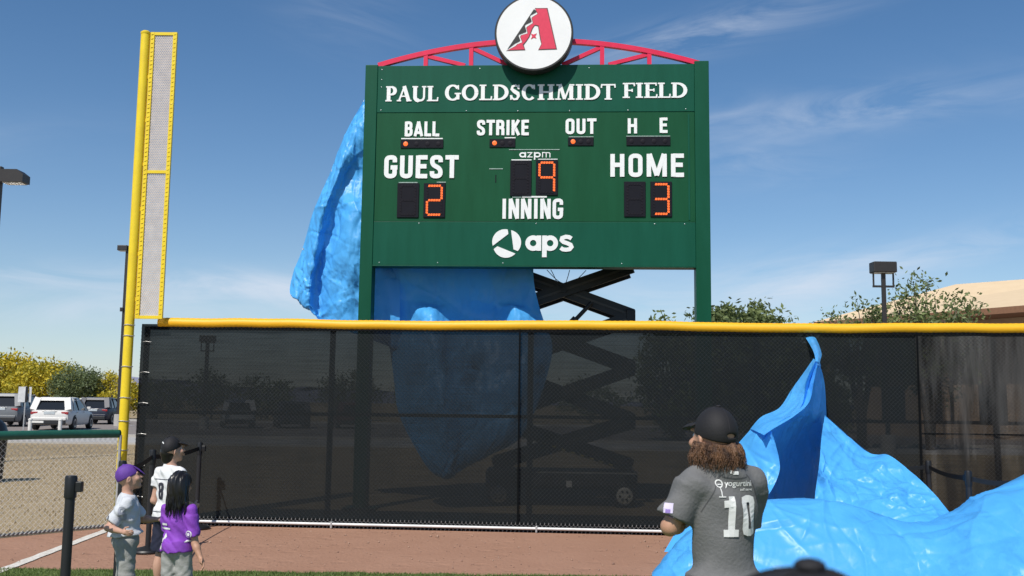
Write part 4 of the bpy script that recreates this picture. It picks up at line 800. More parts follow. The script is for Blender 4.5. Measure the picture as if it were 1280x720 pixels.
def tarp(name, label, cat, parts, origin, m=TARPM):
    Vs, Fs, o = [], [], 0
    for key, mx_, my_, amp, seed, kw in parts:
        V, F = cloth(TARP[key], mx_, my_, amp, seed, **kw); Vs.append(V); Fs.append(F+o); o += len(V)
    ob = npmesh(name, np.concatenate(Vs)-np.array(origin), np.concatenate(Fs), m); ob.location = origin; tag(ob, label, cat); return ob
tarp('tarp', 'big crumpled blue tarp billowing in front of the black fence at the right', 'tarp', [
    ('front_bulge', 420, 130, .012, 1, dict(fr=2.0, nc=110, ca=.020, cl=.55, cw=.05)), ('slope', 150, 100, .010, 2, dict(fr=3.0, nc=110, ca=.016, cl=.30, cw=.030)), ('back', 50, 30, .01, 3, {}),
    ('inner', 70, 110, .006, 4, dict(fr=2.2, nc=40, ca=.012, cl=.5, cw=.05, vert=1.5)), ('flap_up', 50, 90, .005, 5, dict(fr=4, nc=30, ca=.008, cl=.2, cw=.02)), ('flap_low', 60, 90, .008, 6, dict(fr=3.5, nc=40, ca=.012, cl=.3, cw=.03)), ('tip', 14, 50, .006, 7, dict(fr=6, nc=12, ca=.006, cl=.1, cw=.012))], (3.5, 9.6, 0))
tarp('tarp', 'blue tarp sliding off the back of the green scoreboard and hanging below it', 'tarp', [
    ('hang_left', 130, 240, .012, 11, dict(fr=2.6, fold=(1, .3, .12), fa=.016, ff=11, nc=210, ca=.017, cl=.5, cw=.026, vert=1.8)), ('hang_mid', 150, 190, .008, 12, dict(fr=2.2, fold=(1, 0, .2), fa=.016, ff=9, nc=150, ca=.015, cl=.65, cw=.032, vert=2.2))], (-1.5, 15.6, 0), TARPH)
tA, tB = [o for o in C.objects if o.name.startswith('tarp')]
GROM = mat('grommet_white', (.80, .80, .80), .4)
def grommets(ob, keys, idx):
    for key, ii in keys:
        for row in TARP[key]:
            q = Vector(row[ii])-Vector(ob.location)+Vector((.02 if ii == 0 else -.02, -.015, -.02)); b = MB(); b.lathe([(.016, -.002), (.016, .004), (.009, .004), (.009, -.002)], tuple(q), 14, 'Y'); b.build('grommet', GROM, ob)
grommets(tB, (('hang_left', 0),), 0)
for key in ('slope',):
    for row in TARP[key][:1]:
        for q in row[1::2]:
            v = Vector(q)-Vector(tA.location)+Vector((0, -.03, -.05)); b = MB(); b.lathe([(.014, -.002), (.014, .004), (.008, .004), (.008, -.002)], tuple(v), 12, 'Y'); b.build('grommet', GROM, tA)
# ================================================================== SCISSOR LIFT behind the scoreboard
lift = thing('scissor_lift', 'black scissor lift raised behind the scoreboard, seen through the windscreen', 'scissor lift', (.83, 16.44, 0), -.03)
DK = mat('lift_dark_steel', (.028, .028, .028), .5, .2); 
b = MB(); b.bbox((0, 0, .42), (1.2, .42, .14), .03); b.build('chassis', DK, lift)
b = MB(); b.bbox((0, -.435, .42), (1.0, .012, .09), .004); b.build('side_cover', mat('lift_cover', (.09, .09, .092), .4), lift)
b = MB(); b.box((0, -.45, .535), (1.17, .004, .012)); b.build('edge_strip', mat('pale_strip', (.42, .42, .40), .5), lift)
b = MB(); b.box((.12, -.452, .36), (.045, .004, .05)); b.build('decal', WHITE, lift)
for sx in (-1, 1):
    for sy in (-1, 1):
        wh = MB(); wh.lathe([(.05, -.07), (.155, -.07), (.185, -.05), (.19, 0), (.185, .05), (.155, .07), (.05, .07)], (sx*.99, sy*.38, .19), 28, 'Y'); wo = wh.build('wheel', BLKP, lift, True)
        wh = MB(); wh.lathe([(.13, 0), (.13, .02), (.10, .035), (.05, .03), (.045, .05), (.005, .05)], (0, 0, 0), 24, 'Y'); 
        wh.v = [(x+sx*.99, y*sy+sy*.455-.0, z+.19) for x, y, z in wh.v]; wh.build('rim', mat('pale_rim', (.78, .77, .72), .6) if not bpy.data.materials.get('pale_rim') else bpy.data.materials['pale_rim'], wo, True)
        for q in range(6):
            a = q*PI/3; s_ = MB(); s_.lathe([(.018, 0), (.018, .012), (.003, .014)], (0, 0, 0), 8, 'Y'); s_.v = [(x+sx*.99+.075*math.cos(a), y*sy+sy*.487, z+.19+.075*math.sin(a)) for x, y, z in s_.v]; s_.build('rim_hole', BLKP, wo)
LV = [.62, 1.36, 2.20, 3.03, 3.86]; XL, XR = -1.06, 1.10
def arm(a, c, y):
    b = MB(); a = Vector((a[0], y, a[1])); c = Vector((c[0], y, c[1])); d = (c-a).normalized()
    b.bar(a-d*.03, c+d*.03, .055, .215, (0, 1, 0) if False else (d.z, 0, -d.x) if False else Vector((0, 1, 0)).cross(d)); b.build('scissor_arm', DK, lift)
    b = MB(); b.bar(a+d*.05+Vector((0, -.032, 0)), c-d*.05+Vector((0, -.032, 0)), .012, .035, Vector((0, 1, 0)).cross(d)); b.build('arm_rib', mat('rib_steel', (.07, .06, .05), .5) if not bpy.data.materials.get('rib_steel') else bpy.data.materials['rib_steel'], lift)
for i in range(4):
    z0_, z1_ = LV[i]+.03, LV[i+1]-.03
    for y in (-.34, .34):
        arm((XL, z0_), (XR, z1_), y); arm((XR, z0_), (XL, z1_), y+(.075 if y < 0 else -.075))
    for (x, z) in (((XL+XR)/2, (z0_+z1_)/2), (XR, z1_+.03), (XL, z1_+.03)):
        b = MB(); b.tube([(x, -.40, z), (x, .40, z)], .05, 14); b.build('pivot', DK, lift, True)
for x in (XL, XR):
    for z in LV[1:-1]:
        b = MB(); b.bbox((x, -.34, z), (.075, .05, .12), .03); b.build('knuckle', DK, lift)
b = MB(); b.tube([(-.30, -.37, 2.42), (.22, -.37, 2.98)], .062, 14); b.tube([(.20, -.37, 2.95), (.47, -.37, 3.24)], .034, 12); b.build('hydraulic_cylinder', DK, lift, True)
b = MB(); b.tube([(-.85, 0, .62), (-.1, 0, 1.05)], .06, 12); b.build('hydraulic_cylinder', DK, lift, True)
b = MB()
for k in range(12): b.bar((-.9+k*.15, -.385, 1.17-k*.045), (-.84+k*.15, -.385, 1.152-k*.045), .004, .02)
b.build('hazard_stripe', mat('hazard_yellow', (.6, .5, .1), .5), lift)
b = MB(); b.bbox((0, 0, 3.96), (1.2, .42, .06), .01); b.build('platform', DK, lift)
for z in (4.35, 4.85):
    for (a, c) in (((-1.18, -.4), (1.18, -.4)), ((1.18, -.4), (1.18, .4)), ((1.18, .4), (-1.18, .4)), ((-1.18, .4), (-1.18, -.4))):
        b = MB(); b.tube([(a[0], a[1], z), (c[0], c[1], z)], .018, 8); b.build('guard_rail', DK, lift, True)
for x in (-1.18, 0, 1.18):
    for y in (-.4, .4):
        b = MB(); b.tube([(x, y, 3.9), (x, y, 4.85)], .018, 8); b.build('guard_post', DK, lift, True)
# loose cable loops under the board
cb_ = MB()
cb_.tube([(.36+.30*t, 15.7, 3.72-.40*math.sin(PI*t)**1.0*(.35+.65*t)) for t in np.linspace(0, 1, 14)], .006, 5)
cb_.tube([(.30+.62*t, 15.72, 3.72-.22*math.sin(PI*t)) for t in np.linspace(0, 1, 18)], .006, 5)
o = cb_.build('cable', BLK, None, True); o.location = (.25, 0, 0); tag(o, 'thin black cable looping beneath the scoreboard bottom edge', 'cable')

# ================================================================== BELT BARRIERS
def stanchion(x, y, label, belts=(), tabs=(), r=.035, hh=1.06, group='belt barrier posts round the field'):
    t = thing('stanchion', label, 'barrier post', (x, y, .012), 0, group)
    b = MB(); b.lathe([(.175, 0), (.178, .012), (.165, .03), (.09, .045), (.05, .055), (.04, .06)], n=32); b.build('base_disc', BLKP, t, True)
    b = MB(); b.lathe([(r*.92, .04), (r*.92, hh-.14)], n=20); b.build('post', BLK, t, True)
    b = MB(); b.lathe([(r*1.12, hh-.15), (r*1.15, hh-.14), (r*1.15, hh-.015), (r*1.0, hh), (.002, hh+.003)], n=24); hd = b.build('head', BLKP, t, True)
    for a in list(tabs):
        b = MB(); b.bbox((0, 0, 0), (.022, .022, .035), .005); b.v = [(v[0]+math.cos(a)*(r*1.15+.018), v[1]+math.sin(a)*(r*1.15+.018), v[2]+hh-.075) for v in b.v]; b.build('belt_clip', BLKP, hd)
    for (tx, ty) in belts:
        a = Vector((0, 0, hh-.075)); c = Vector((tx-x, ty-y, hh-.075)); d = (c-a).normalized(); L_ = (c-a).length; n_ = 14
        pr = [a+d*(L_*k/n_)-Vector((0, 0, .03*math.sin(PI*k/n_))) for k in range(n_+1)]; side = Vector((-d.y, d.x, 0))*.0012
        V = []; F = []
        for p in pr: V += [p-side+Vector((0, 0, .024)), p-side-Vector((0, 0, .024)), p+side-Vector((0, 0, .024)), p+side+Vector((0, 0, .024))]
        for k in range(n_): F += [(4*k+q, 4*k+(q+1) % 4, 4*k+4+(q+1) % 4, 4*k+4+q) for q in range(4)]
        MB().add(V, F).build('belt', BLKP, t)
    return t
stanchion(-3.02, 7.0, 'black belt barrier post standing alone at the far left', tabs=(0.0,), r=.036)
stanchion(-3.34, 8.75, 'black belt barrier post hidden behind the child in the purple cap', belts=((-3.79, 10.75),), r=.03)
stanchion(-3.79, 10.75, 'black belt barrier post whose base disc shows between the children', belts=((-3.90, 12.72),), r=.03)
stanchion(-3.90, 12.72, 'black belt barrier post against the windscreen near the yellow pole', tabs=(0,), r=.03)
stanchion(5.06, 12.25, 'black belt barrier post behind the right tarp, closer to the fence', belts=((4.68, 10.35), (4.25, 12.3)), r=.032, hh=.97)
stanchion(4.68, 10.35, 'black belt barrier post behind the right tarp, nearer the camera', belts=((4.98, 9.9),), tabs=(PI/2,), r=.032, hh=.97)
# ================================================================== LIGHT POLES
def lamp_box(name, mb_pts, t): pass
GLS = mat('lamp_glass', (.55, .56, .55), .2)
def lightpole(name, label, x, y, h, head, rz=0, r=.09, group='parking lot light poles'):
    t = thing(name, label, 'light pole', (x, y, 0), rz, group)
    b = MB(); b.bbox((0, 0, h/2+.35), (r, r, h/2-.35), .012); b.build('pole', BROWNM, t)
    b = MB(); b.lathe([(.26, 0), (.26, .68), (.24, .7), (.002, .7)], n=24); b.build('concrete_base', CONC, t, True)
    if head == 'arm':
        b = MB(); b.bbox((r+.10, 0, h-.28), (.14, .05, .04), .008); b.build('arm', BROWNM, t)
        b = MB(); L0, L1 = r+.04, r+.62
        b.prism([(L0, h-.42), (L0, h-.10), (L1-.16, h-.10), (L1, h-.22), (L1, h-.42)], -.20, .20); f = b.build('lamp_head', BROWNM, t)
        b = MB(); b.bbox(((L0+L1)/2, 0, h-.43), ((L1-L0)/2-.05, .16, .012), .004); b.build('lens', GLS, f)
    if head == 'side':
        b = MB(); b.bbox((-.28, 0, h-.16), (.30, .26, .16), .03); f = b.build('lamp_head', BROWNM, t)
        b = MB(); b.bbox((-.28, 0, h-.325), (.26, .22, .012), .004); b.build('lens', GLS, f)
    if head == 'twin':
        b = MB(); b.bar((-.38, 0, h-.86), (.38, 0, h-.86), .07, .07); b.build('arm', BROWNM, t)
        for sx in (-1, 1):
            b = MB(); b.bar((sx*.35, 0, h-.84), (sx*.35, 0, h-.36), .05, .05, (0, 1, 0)); b.build('arm', BROWNM, t)
        b = MB(); b.bbox((0, 0, h-.19), (.41, .25, .19), .03); f = b.build('lamp_head', BROWNM, t)
        b = MB(); b.bbox((0, 0, h-.385), (.36, .2, .012), .004); b.build('lens', GLS, f)
    return t
lightpole('light_pole', 'dark light pole with a slanted box lamp at the far left edge', -13.10, 25, 7.45, 'arm', 0, .075)
lightpole('light_pole', 'thin dark light pole rising just behind the yellow foul pole', -23.30, 60, 10.85, 'side', 0, .11)
lightpole('light_pole', 'dark light pole with a wide box lamp above the sparse tree at right', 13.1, 35, 6.74, 'twin', 0, .065)
lightpole('light_pole', 'far light pole seen dimly through the left windscreen', -17.0, 56, 5.2, 'twin', 0, .09)
b = MB(); b.bbox((0, 0, 0), (.10, .06, .12), .01); 
o = thing('pole_camera_box', 'small dark box strapped halfway up the thin light pole', 'box', (-23.42, 59.85, 6.95)); b.build('case', BROWNM, o)
b = MB(); b.bbox((.02, -.065, .0), (.06, .008, .08), .003); b.build('cover', BLK, o)

# ================================================================== TREES
def tree(name, label, x, y, h, w_, m, nclump, nleaf, leaf, trunkm, seed, base=.25, sparse=False, group=None, z0=0.0, flat=1.0):
    rg = np.random.default_rng(seed); t = thing(name, label, 'tree', (x, y, z0), 0, group)
    cz = h*(base+1)/2; rz_ = h*(1-base)/2
    # clump centres through the crown volume, uneven
    cl = []
    while len(cl) < nclump:
        p = rg.uniform(-1, 1, 3)
        if p @ p > 1: continue
        r_ = np.linalg.norm(p)
        if r_ < .45 and rg.random() < .6: continue
        nn = noise.noise(Vector(p*1.9+seed)); 
        if nn < -.15: continue
        cl.append((p[0]*w_/2*(1+.25*nn), p[1]*w_/2*flat, cz+p[2]*rz_*(1+.35*nn)))
    cl = np.array(cl)
    b = MB(); tr0 = max(.06, .028*h); ht = h*base*1.1+.2
    nst = 3 if sparse else 2
    for s_ in range(nst):
        a = 2*PI*s_/nst+seed; b.tube([(0, 0, -.1), (.05*math.cos(a)*h*.3, .05*math.sin(a)*h*.3, ht*.5), (.12*h*math.cos(a)*.6, .12*h*math.sin(a)*.6, ht), (w_*.22*math.cos(a), w_*.22*math.sin(a), ht+(h-ht)*.45), (w_*.30*math.cos(a+.3), w_*.30*math.sin(a+.3), h*.86)], [tr0, tr0*.8, tr0*.62, tr0*.32, tr0*.08], 7)
    for i in range(0, len(cl), max(1, len(cl)//(46 if sparse else 22))):
        a = 2*PI*(i % nst)/nst+seed; c = cl[i]; q = np.array([.12*h*math.cos(a)*.6, .12*h*math.sin(a)*.6, ht]); mid = (q*.45+c*.55)+np.array([0, 0, -.06*h])
        b.tube([tuple(q), tuple(mid), tuple(c)], [tr0*.34, tr0*.2, tr0*.05], 5)
    b.build('trunk', trunkm, t, 'all')
    k = nclump*nleaf; cr = (.055*w_+.12)*(1.0 if sparse else 1.0)
    ctr = np.repeat(cl, nleaf, 0)+np.clip(rg.normal(0, 1, (k, 3)), -1.7, 1.7)*cr*np.array([1, 1, .75])*rg.uniform(.5, 1.3, (k, 1))
    u = rg.normal(0, 1, (k, 3)); u /= np.linalg.norm(u, axis=1, keepdims=True); v = np.cross(u, rg.normal(0, 1, (k, 3))); v /= np.linalg.norm(v, axis=1, keepdims=True)
    sz = leaf*rg.uniform(.55, 1.3, (k, 1)); u = u*sz; v = v*sz*.45
    V = np.stack([ctr-u, ctr-v, ctr+u, ctr+v], 1).reshape(-1, 3); F = np.arange(4*k).reshape(-1, 4)
    tint = np.clip(np.repeat(rg.random(nclump)*.7, nleaf)+rg.random(k)*.45-.05, 0, 1)
    npmesh('crown', V, F, m, t, smooth=False, tint=tint); return t
LY = leaf_mat('palo_verde_bloom', (.72, .55, .03), (.26, .27, .03)); LG = leaf_mat('olive_leaves', (.16, .20, .06), (.06, .09, .03)); LG2 = leaf_mat('grey_green_leaves', (.20, .25, .10), (.08, .11, .05))
LP = leaf_mat('mesquite_leaves', (.20, .25, .085), (.08, .11, .04)); BARK = mat('tree_bark', (.11, .09, .065), .9, scale=12, bump=.6)
gy = 'trees behind the parking lot'
tree('palo_verde_tree', 'tallest yellow flowering tree at the left edge behind the parked pickup', -43.5, 86, 5.2, 5.4, LY, 260, 36, .16, BARK, 1, .22, group=gy)
tree('palo_verde_tree', 'yellow flowering tree behind the white car', -39.0, 84, 4.5, 5.6, LY, 260, 36, .16, BARK, 2, .2, group=gy)
tree('olive_tree', 'round green tree right of the yellow trees, above the white car', -35.2, 82, 4.35, 4.4, LG2, 260, 36, .11, BARK, 3, .15, group=gy)
tree('palo_verde_tree', 'low yellow tree between the round green tree and the foul pole', -31.9, 82, 3.5, 3.6, LY, 150, 30, .12, BARK, 4, .15, group=gy)
tree('olive_tree', 'distant dark tree top peeking over the gap beside the round green tree', -42.9, 98, 5.0, 3.2, LG, 90, 26, .13, BARK, 5, .2, group=gy)
for i, (x, y, h, wd) in enumerate([(-29.5, 84, 3.3, 4.5), (-25.5, 86, 3.9, 5), (-20.5, 85, 3.4, 5), (-14, 88, 4.2, 6), (-7, 88, 3.6, 6), (0, 90, 4.2, 6), (7, 88, 3.8, 6)]):
    tree('olive_tree', ['small green tree hard against the foul pole, mostly behind it', 'first tree seen through the left windscreen', 'second tree seen through the left windscreen', 'third tree seen through the windscreen left of the scoreboard post', 'tree seen through the windscreen beside the hanging tarp', 'tree seen through the windscreen behind the scissor lift', 'tree seen through the windscreen right of the scissor lift'][i], x, y, h, wd, LG if i % 2 else LG2, 90, 24, .16, BARK, 20+i, .15, group=gy)
gb = 'green trees behind the scoreboard'
tree('mesquite_tree', 'green tree top just right of the right scoreboard post', 9.6, 46, 6.0, 3.6, LP, 330, 40, .14, BARK, 31, .05, group=gb)
tree('mesquite_tree', 'green tree at the right end of the row beside the scoreboard', 11.6, 46.5, 6.2, 3.4, LP, 330, 40, .14, BARK, 32, .05, group=gb)
tree('mesquite_tree', 'low tree top between the scissor arms and the right scoreboard post', 7.7, 47, 5.75, 3.4, LP, 200, 34, .13, BARK, 33, .05, sparse=True, group=gb)
tree('mesquite_tree', 'low bushy tree beside the tan building, hidden behind the windscreen and tarp', 14.2, 48, 5.2, 4.5, LP, 260, 36, .15, BARK, 34, .02, group=gb)
tree('palo_verde_tree', 'sparse thin-leaved tree in front of the tan roof', 15.8, 38, 6.35, 3.8, LP, 110, 36, .10, BARK, 41, .36, sparse=True, group='airy trees before the tan building')
tree('palo_verde_tree', 'sparse branching tree left of the box lamp', 13.4, 38.5, 5.75, 3.0, LP, 58, 34, .095, BARK, 42, .42, sparse=True, group='airy trees before the tan building')

# ================================================================== TAN BUILDING
bt = thing('tan_building', 'tan building with a wide sloping roof and deep brown eaves at the right', 'building', (0, 0, 0))
TANR = mat('tan_roof', (.74, .57, .36), .8, col2=(.70, .53, .33), scale=1.2); TANW = mat('stucco_wall', (.50, .36, .24), .9, col2=(.44, .31, .21), scale=1.2, bump=.3)
SOFF = mat('brown_soffit', (.26, .13, .07), .8)
# eave corner far left, long eave coming towards the right; roof slopes up and back from it
E0 = Vector((18.9, 62.4, 6.93)); E1 = Vector((28.2, 47.5, 6.93)); E2 = Vector((40, 75, 6.93)); R0 = Vector((29.6, 66.2, 9.9)); R1 = Vector((38, 60, 10.1)); E3 = Vector((50, 60, 6.93))
b = MB(); b.add([E0, E1, R0, R1, E2, E3], [(0, 1, 3, 2), (0, 2, 4), (1, 5, 3), (2, 3, 5, 4)])
o = b.build('roof', TANR, bt)
b = MB(); dn = Vector((0, 0, .34))
for a, c in ((E0, E1), (E1, E3), (E3, E2), (E2, E0)):
    b.add([a, c, c-dn, a-dn], [(0, 1, 2, 3)])
b.add([E0-dn, E1-dn, E3-dn, E2-dn], [(0, 1, 2, 3)]); b.build('fascia', SOFF, bt)
cc = (E0+E1+E2+E3)/4
W_ = [cc+(p-cc)*.80 for p in (E0, E1, E3, E2)]; b = MB()
for i in range(4):
    a, c = W_[i], W_[(i+1) % 4]; b.add([(a.x, a.y, 0), (c.x, c.y, 0), (c.x, c.y, 6.58), (a.x, a.y, 6.58)], [(0, 1, 2, 3)])
b.build('wall', TANW, bt)
a, c = W_[0], W_[1]; d = (c-a).normalized(); nrm = Vector((d.y, -d.x, 0)); 
if nrm.y > 0: nrm = -nrm
for k in range(4):
    p = a+d*(2.0+k*3.2); b = MB(); b.bar(p+nrm*.03+Vector((0, 0, .9-p.z)), p+nrm*.03+Vector((0, 0, 3.0-p.z)), .12, 1.6, d); wn = b.build('window', BROWNM, bt)
    b = MB(); b.bar(p+nrm*.10+Vector((0, 0, 1.0-p.z)), p+nrm*.10+Vector((0, 0, 2.9-p.z)), .03, 1.4, d); b.build('pane', mat('dark_glass', (.03, .04, .05), .08), wn)
for k in (0.02, .5, .98):
    p = E0.lerp(E1, k); p = p+(cc-p)*.03; b = MB(); b.bar((p.x, p.y, 0), (p.x, p.y, 6.6), .3, .3, (0, 1, 0)); b.build('eave_column', TANW, bt)

# ================================================================== SIGN, BARRIER, BIN
sg = thing('parking_sign', 'white parking sign boards on a thin post in front of the white car', 'sign', (-22.75, 47.2, 0), .35)
b = MB(); b.bar((0, 0, 0), (0, 0, 2.15), .05, .05, (0, 1, 0)); b.build('post', GALV, sg)
b = MB(); b.bbox((-.16, -.04, 1.76), (.15, .006, .36), .004); b.build('board', mat('sign_white', (.78, .78, .76), .5), sg)
b = MB(); b.bar((.05, -.03, 1.40), (.05, -.03, 2.12), .10, .012, (0, 1, 0)); b.build('board', BLK, sg)
b = MB(); b.bbox((.19, .03, 1.76), (.055, .006, .36), .004); b.build('board', mat('sign_white2', (.74, .74, .72), .5), sg)
for i, (x, lab) in enumerate([(-22.35, 'low white bollard left of the white car by the sign post'), (-20.95, 'low white bollard in front of the white car')]):
    t = thing('bollard', lab, 'bollard', (x, 47.0, 0), 0, 'white bollards at the lot edge')
    b = MB(); b.tube([(0, 0, 0), (0, 0, .60)], .085, 14); b.build('post', mat('bollard_white', (.78, .76, .70), .5) if i == 0 else bpy.data.materials['bollard_white'], t, True)
    b = MB(); b.lathe([(.10, .59), (.10, .62), (.05, .66), (.003, .67)], n=14); b.build('top_cap', bpy.data.materials['bollard_white'], t, True)
    if i == 0:
        b = MB(); b.bbox((.28, 0, .50), (.34, .03, .05), .01); b.build('rail', bpy.data.materials['bollard_white'], t)
bn = thing('trash_bin', 'black rubbish bin standing on the dry grass at the far left edge', 'bin', (-9.98, 19.3, 0))
b = MB(); b.lathe([(.29, .0), (.31, .03), (.355, .80), (.375, .82), (.375, .86), (.35, .88)], n=28); b.build('body', BLKP, bn, True)
b = MB(); b.lathe([(.37, .88), (.36, .95), (.30, 1.10), (.20, 1.19), (.003, 1.21)], n=28); b.build('lid', BLKP, bn, True)
for k in range(6):
    b = MB(); a = k*PI/3; b.bar((.305*math.cos(a), .305*math.sin(a), .06), (.355*math.cos(a), .355*math.sin(a), .78), .03, .03); b.build('rib', BLKP, bn)

# ================================================================== CARS
TYRE = mat('tyre', (.02, .02, .02), .8); RIM = mat('alloy_rim', (.45, .45, .46), .35, .6); CGL = mat('car_glass', (.012, .015, .018), .06, spec=.6); TAIL = mat('tail_lamp', (.35, .02, .03), .2); DKT = mat('dark_trim', (.02, .02, .022), .55)
PLATE = mat('number_plate', (.55, .60, .62), .5); CHR = mat('chrome_trim', (.6, .6, .6), .2, .8)
def car(name, label, cat, x, y, yaw, paint, Lh=4.8, W=1.93, H=1.70, pick=False, group='cars in the parking lot'):
    t = thing(name, label, cat, (x, y, 0), yaw, group); hw = W/2; bel = H*.63
    st = [(0, .80, .52, bel*.80), (.05, .90, .38, bel*.93), (.22, .97, .30, bel*.99), (1.0, 1.0, .24, bel), (2.6, 1.0, .24, bel*.985), (Lh-1.35, .99, .24, bel*.95), (Lh-.55, .95, .26, bel*.86), (Lh-.12, .86, .34, bel*.74), (Lh, .70, .45, bel*.62)]
    def ring(yy, f, z0_, z1_): w2 = hw*f; d = z1_-z0_; return [(-w2*.90, yy, z0_), (-w2*.985, yy, z0_+d*.12), (-w2, yy, z0_+d*.45), (-w2*.985, yy, z0_+d*.78), (-w2*.92, yy, z0_+d*.95), (-w2*.75, yy, z1_), (w2*.75, yy, z1_), (w2*.92, yy, z0_+d*.95), (w2*.985, yy, z0_+d*.78), (w2, yy, z0_+d*.45), (w2*.985, yy, z0_+d*.12), (w2*.90, yy, z0_)]
    rr = [ring(*q) for q in st]; n = 12; V = sum(rr, []); F = [(i*n+k, i*n+(k+1) % n, (i+1)*n+(k+1) % n, (i+1)*n+k) for i in range(len(rr)-1) for k in range(n)]+[tuple(range(n)), tuple((len(rr)-1)*n+k for k in range(n))]
    bd_ = MB().add(V, F).build('body', paint, t, True)
    y0c, y1c, y0r, y1r = (.16, Lh-1.35, .62, Lh-2.35) if not pick else (1.9, Lh-1.35, 2.05, Lh-2.35)
    def rect(yb, yf, wf, z): w2 = hw*wf; r_ = .14; return [(-w2+r_, yb, z), (-w2, yb+r_*1.2, z), (-w2, yf-.3, z), (-w2+.22, yf, z), (w2-.22, yf, z), (w2, yf-.3, z), (w2, yb+r_*1.2, z), (w2-r_, yb, z)]
    A = rect(y0c, y1c, .93, bel*.96); B = rect(y0r-.05, y1r, .76, H-.06); V = A+B; n = 8
    MB().add(V, [(k, (k+1) % n, (k+1) % n+n, k+n) for k in range(n)]+[tuple(range(n)), tuple(n+k for k in range(n))]).build('cabin_glass', CGL, t)
    A = rect(y0r-.24, y1r+.10, .80, H-.17); B = rect(y0r-.16, y1r+.04, .74, H-.03); Cc = rect(y0r+.05, y1r-.2, .62, H); V = A+B+Cc
    MB().add(V, [(j*n+k, j*n+(k+1) % n, j*n+(k+1) % n+n, j*n+k+n) for j in (0, 1) for k in range(n)]+[tuple(range(n))[::-1], tuple(2*n+k for k in range(n))]).build('roof', paint, t, True)
    for sx in (-1, 1):
        for (ya_, yb_) in ((y0c+.10, y0r-.10), (y1c-.10, y1r+.04), ((y0c+y1c)/2-.1, (y0r+y1r)/2), (y0c+.75, y0r+.45)):
            b = MB(); big = (ya_ == y0c+.10); b.bar((sx*hw*(.90 if not (big or ya_ == y1c-.10) else .86), ya_, bel*.95), (sx*hw*(.755 if not big else .72), yb_, H-.07), .10 if not big else .30, .05 if not big else .26, (0, 1, 0)); b.build('pillar', paint if not (ya_ == (y0c+y1c)/2-.1) else DKT, t)
    b = MB(); b.bbox((0, .0, .42), (hw*.80, .07, .11), .03); b.build('bumper', DKT, t)
    b = MB(); b.bbox((0, -.01, .58), (hw*.84, .06, .07), .03); b.build('bumper', paint, t)
    for sx in (-1, 1):
        b = MB(); b.bbox((sx*hw*.74, .055, bel*.83), (hw*.17, .05, .065), .02); b.build('tail_light', TAIL, t)
        b = MB(); b.bbox((sx*(hw+.06), Lh-1.75, bel+.06), (.09, .06, .07), .02); b.build('mirror', paint, t)
        for yy in (1.05, 2.15):
            b = MB(); b.bbox((sx*hw*1.0, yy+.25, bel*.86), (.012, .09, .015), .004); b.build('door_handle', CHR, t)
        for yy in (.92, Lh-.98):
            b = MB(); b.lathe([(.20, -.11), (.33, -.11), (.355, -.07), (.355, .07), (.33, .11), (.20, .11)], n=28, axis='X'); b.v = [(v[0]+sx*(hw-.10), v[1]+yy, v[2]+.355) for v in b.v]; wo = b.build('wheel', TYRE, t, True)
            b = MB(); b.lathe([(.22, .09), (.215, .118), (.06, .10), (.003, .105)], n=20, axis='X'); b.v = [(v[0]*sx+sx*(hw-.10), v[1]+yy, v[2]+.355) for v in b.v]; b.build('rim', RIM, wo, True)
            b = MB(); b.lathe([(.40, .0), (.40, .012), (.37, .012)], n=28, axis='X'); b.v = [(v[0]*sx+sx*(hw-.018), v[1]+yy, max(.24, v[2]+.37)) for v in b.v]; b.build('wheel_arch', DKT, t)
    b = MB(); b.bbox((0, .0, bel*.84), (.26, .02, .065), .005); b.build('number_plate', PLATE, t)
    b = MB(); b.bbox((0, .03, bel*.91), (.34, .02, .018), .005); b.build('trim', CHR, t)
    return t
def paint(n, c, r=.45): return mat(n, c, r, col2=tuple(q*.96 for q in c), scale=1.5, coat=.12)
WP = paint('white_car_paint', (.70, .685, .65)); GP = paint('grey_car_paint', (.16, .17, .18)); BP = paint('navy_car_paint', (.02, .025, .045)); SP = paint('silver_car_paint', (.42, .43, .44)); RP = paint('maroon_car_paint', (.10, .03, .03))
car('parked_car', 'white parked SUV seen from behind, left of the yellow pole', 'car', -23.0, 50.3, .13, WP, 4.8, 1.97, 1.66)
car('pickup_truck', 'grey parked pickup at the far left edge behind the sign', 'pickup truck', -28.1, 55.5, .13, GP, 5.3, 2.0, 1.85)
car('parked_car', 'dark navy parked SUV right of the white one, beside the foul pole', 'car', -26.1, 63.0, .12, BP, 4.7, 1.9, 1.70)
car('parked_car', 'small dark car glimpsed between the pickup and the white SUV', 'car', -33.0, 70.0, .2, SP, 4.5, 1.85, 1.5)
car('parked_car', 'pale car seen dimly through the left windscreen', 'car', -15.6, 58, .3, SP, 4.7, 1.9, 1.65)
car('parked_car', 'dark car beside the pale one, seen dimly through the windscreen', 'car', -12.6, 59, .3, BP, 4.7, 1.9, 1.6)
car('parked_car', 'maroon car seen dimly through the windscreen behind the scoreboard post', 'car', -9.3, 60, .3, RP, 4.7, 1.9, 1.6)

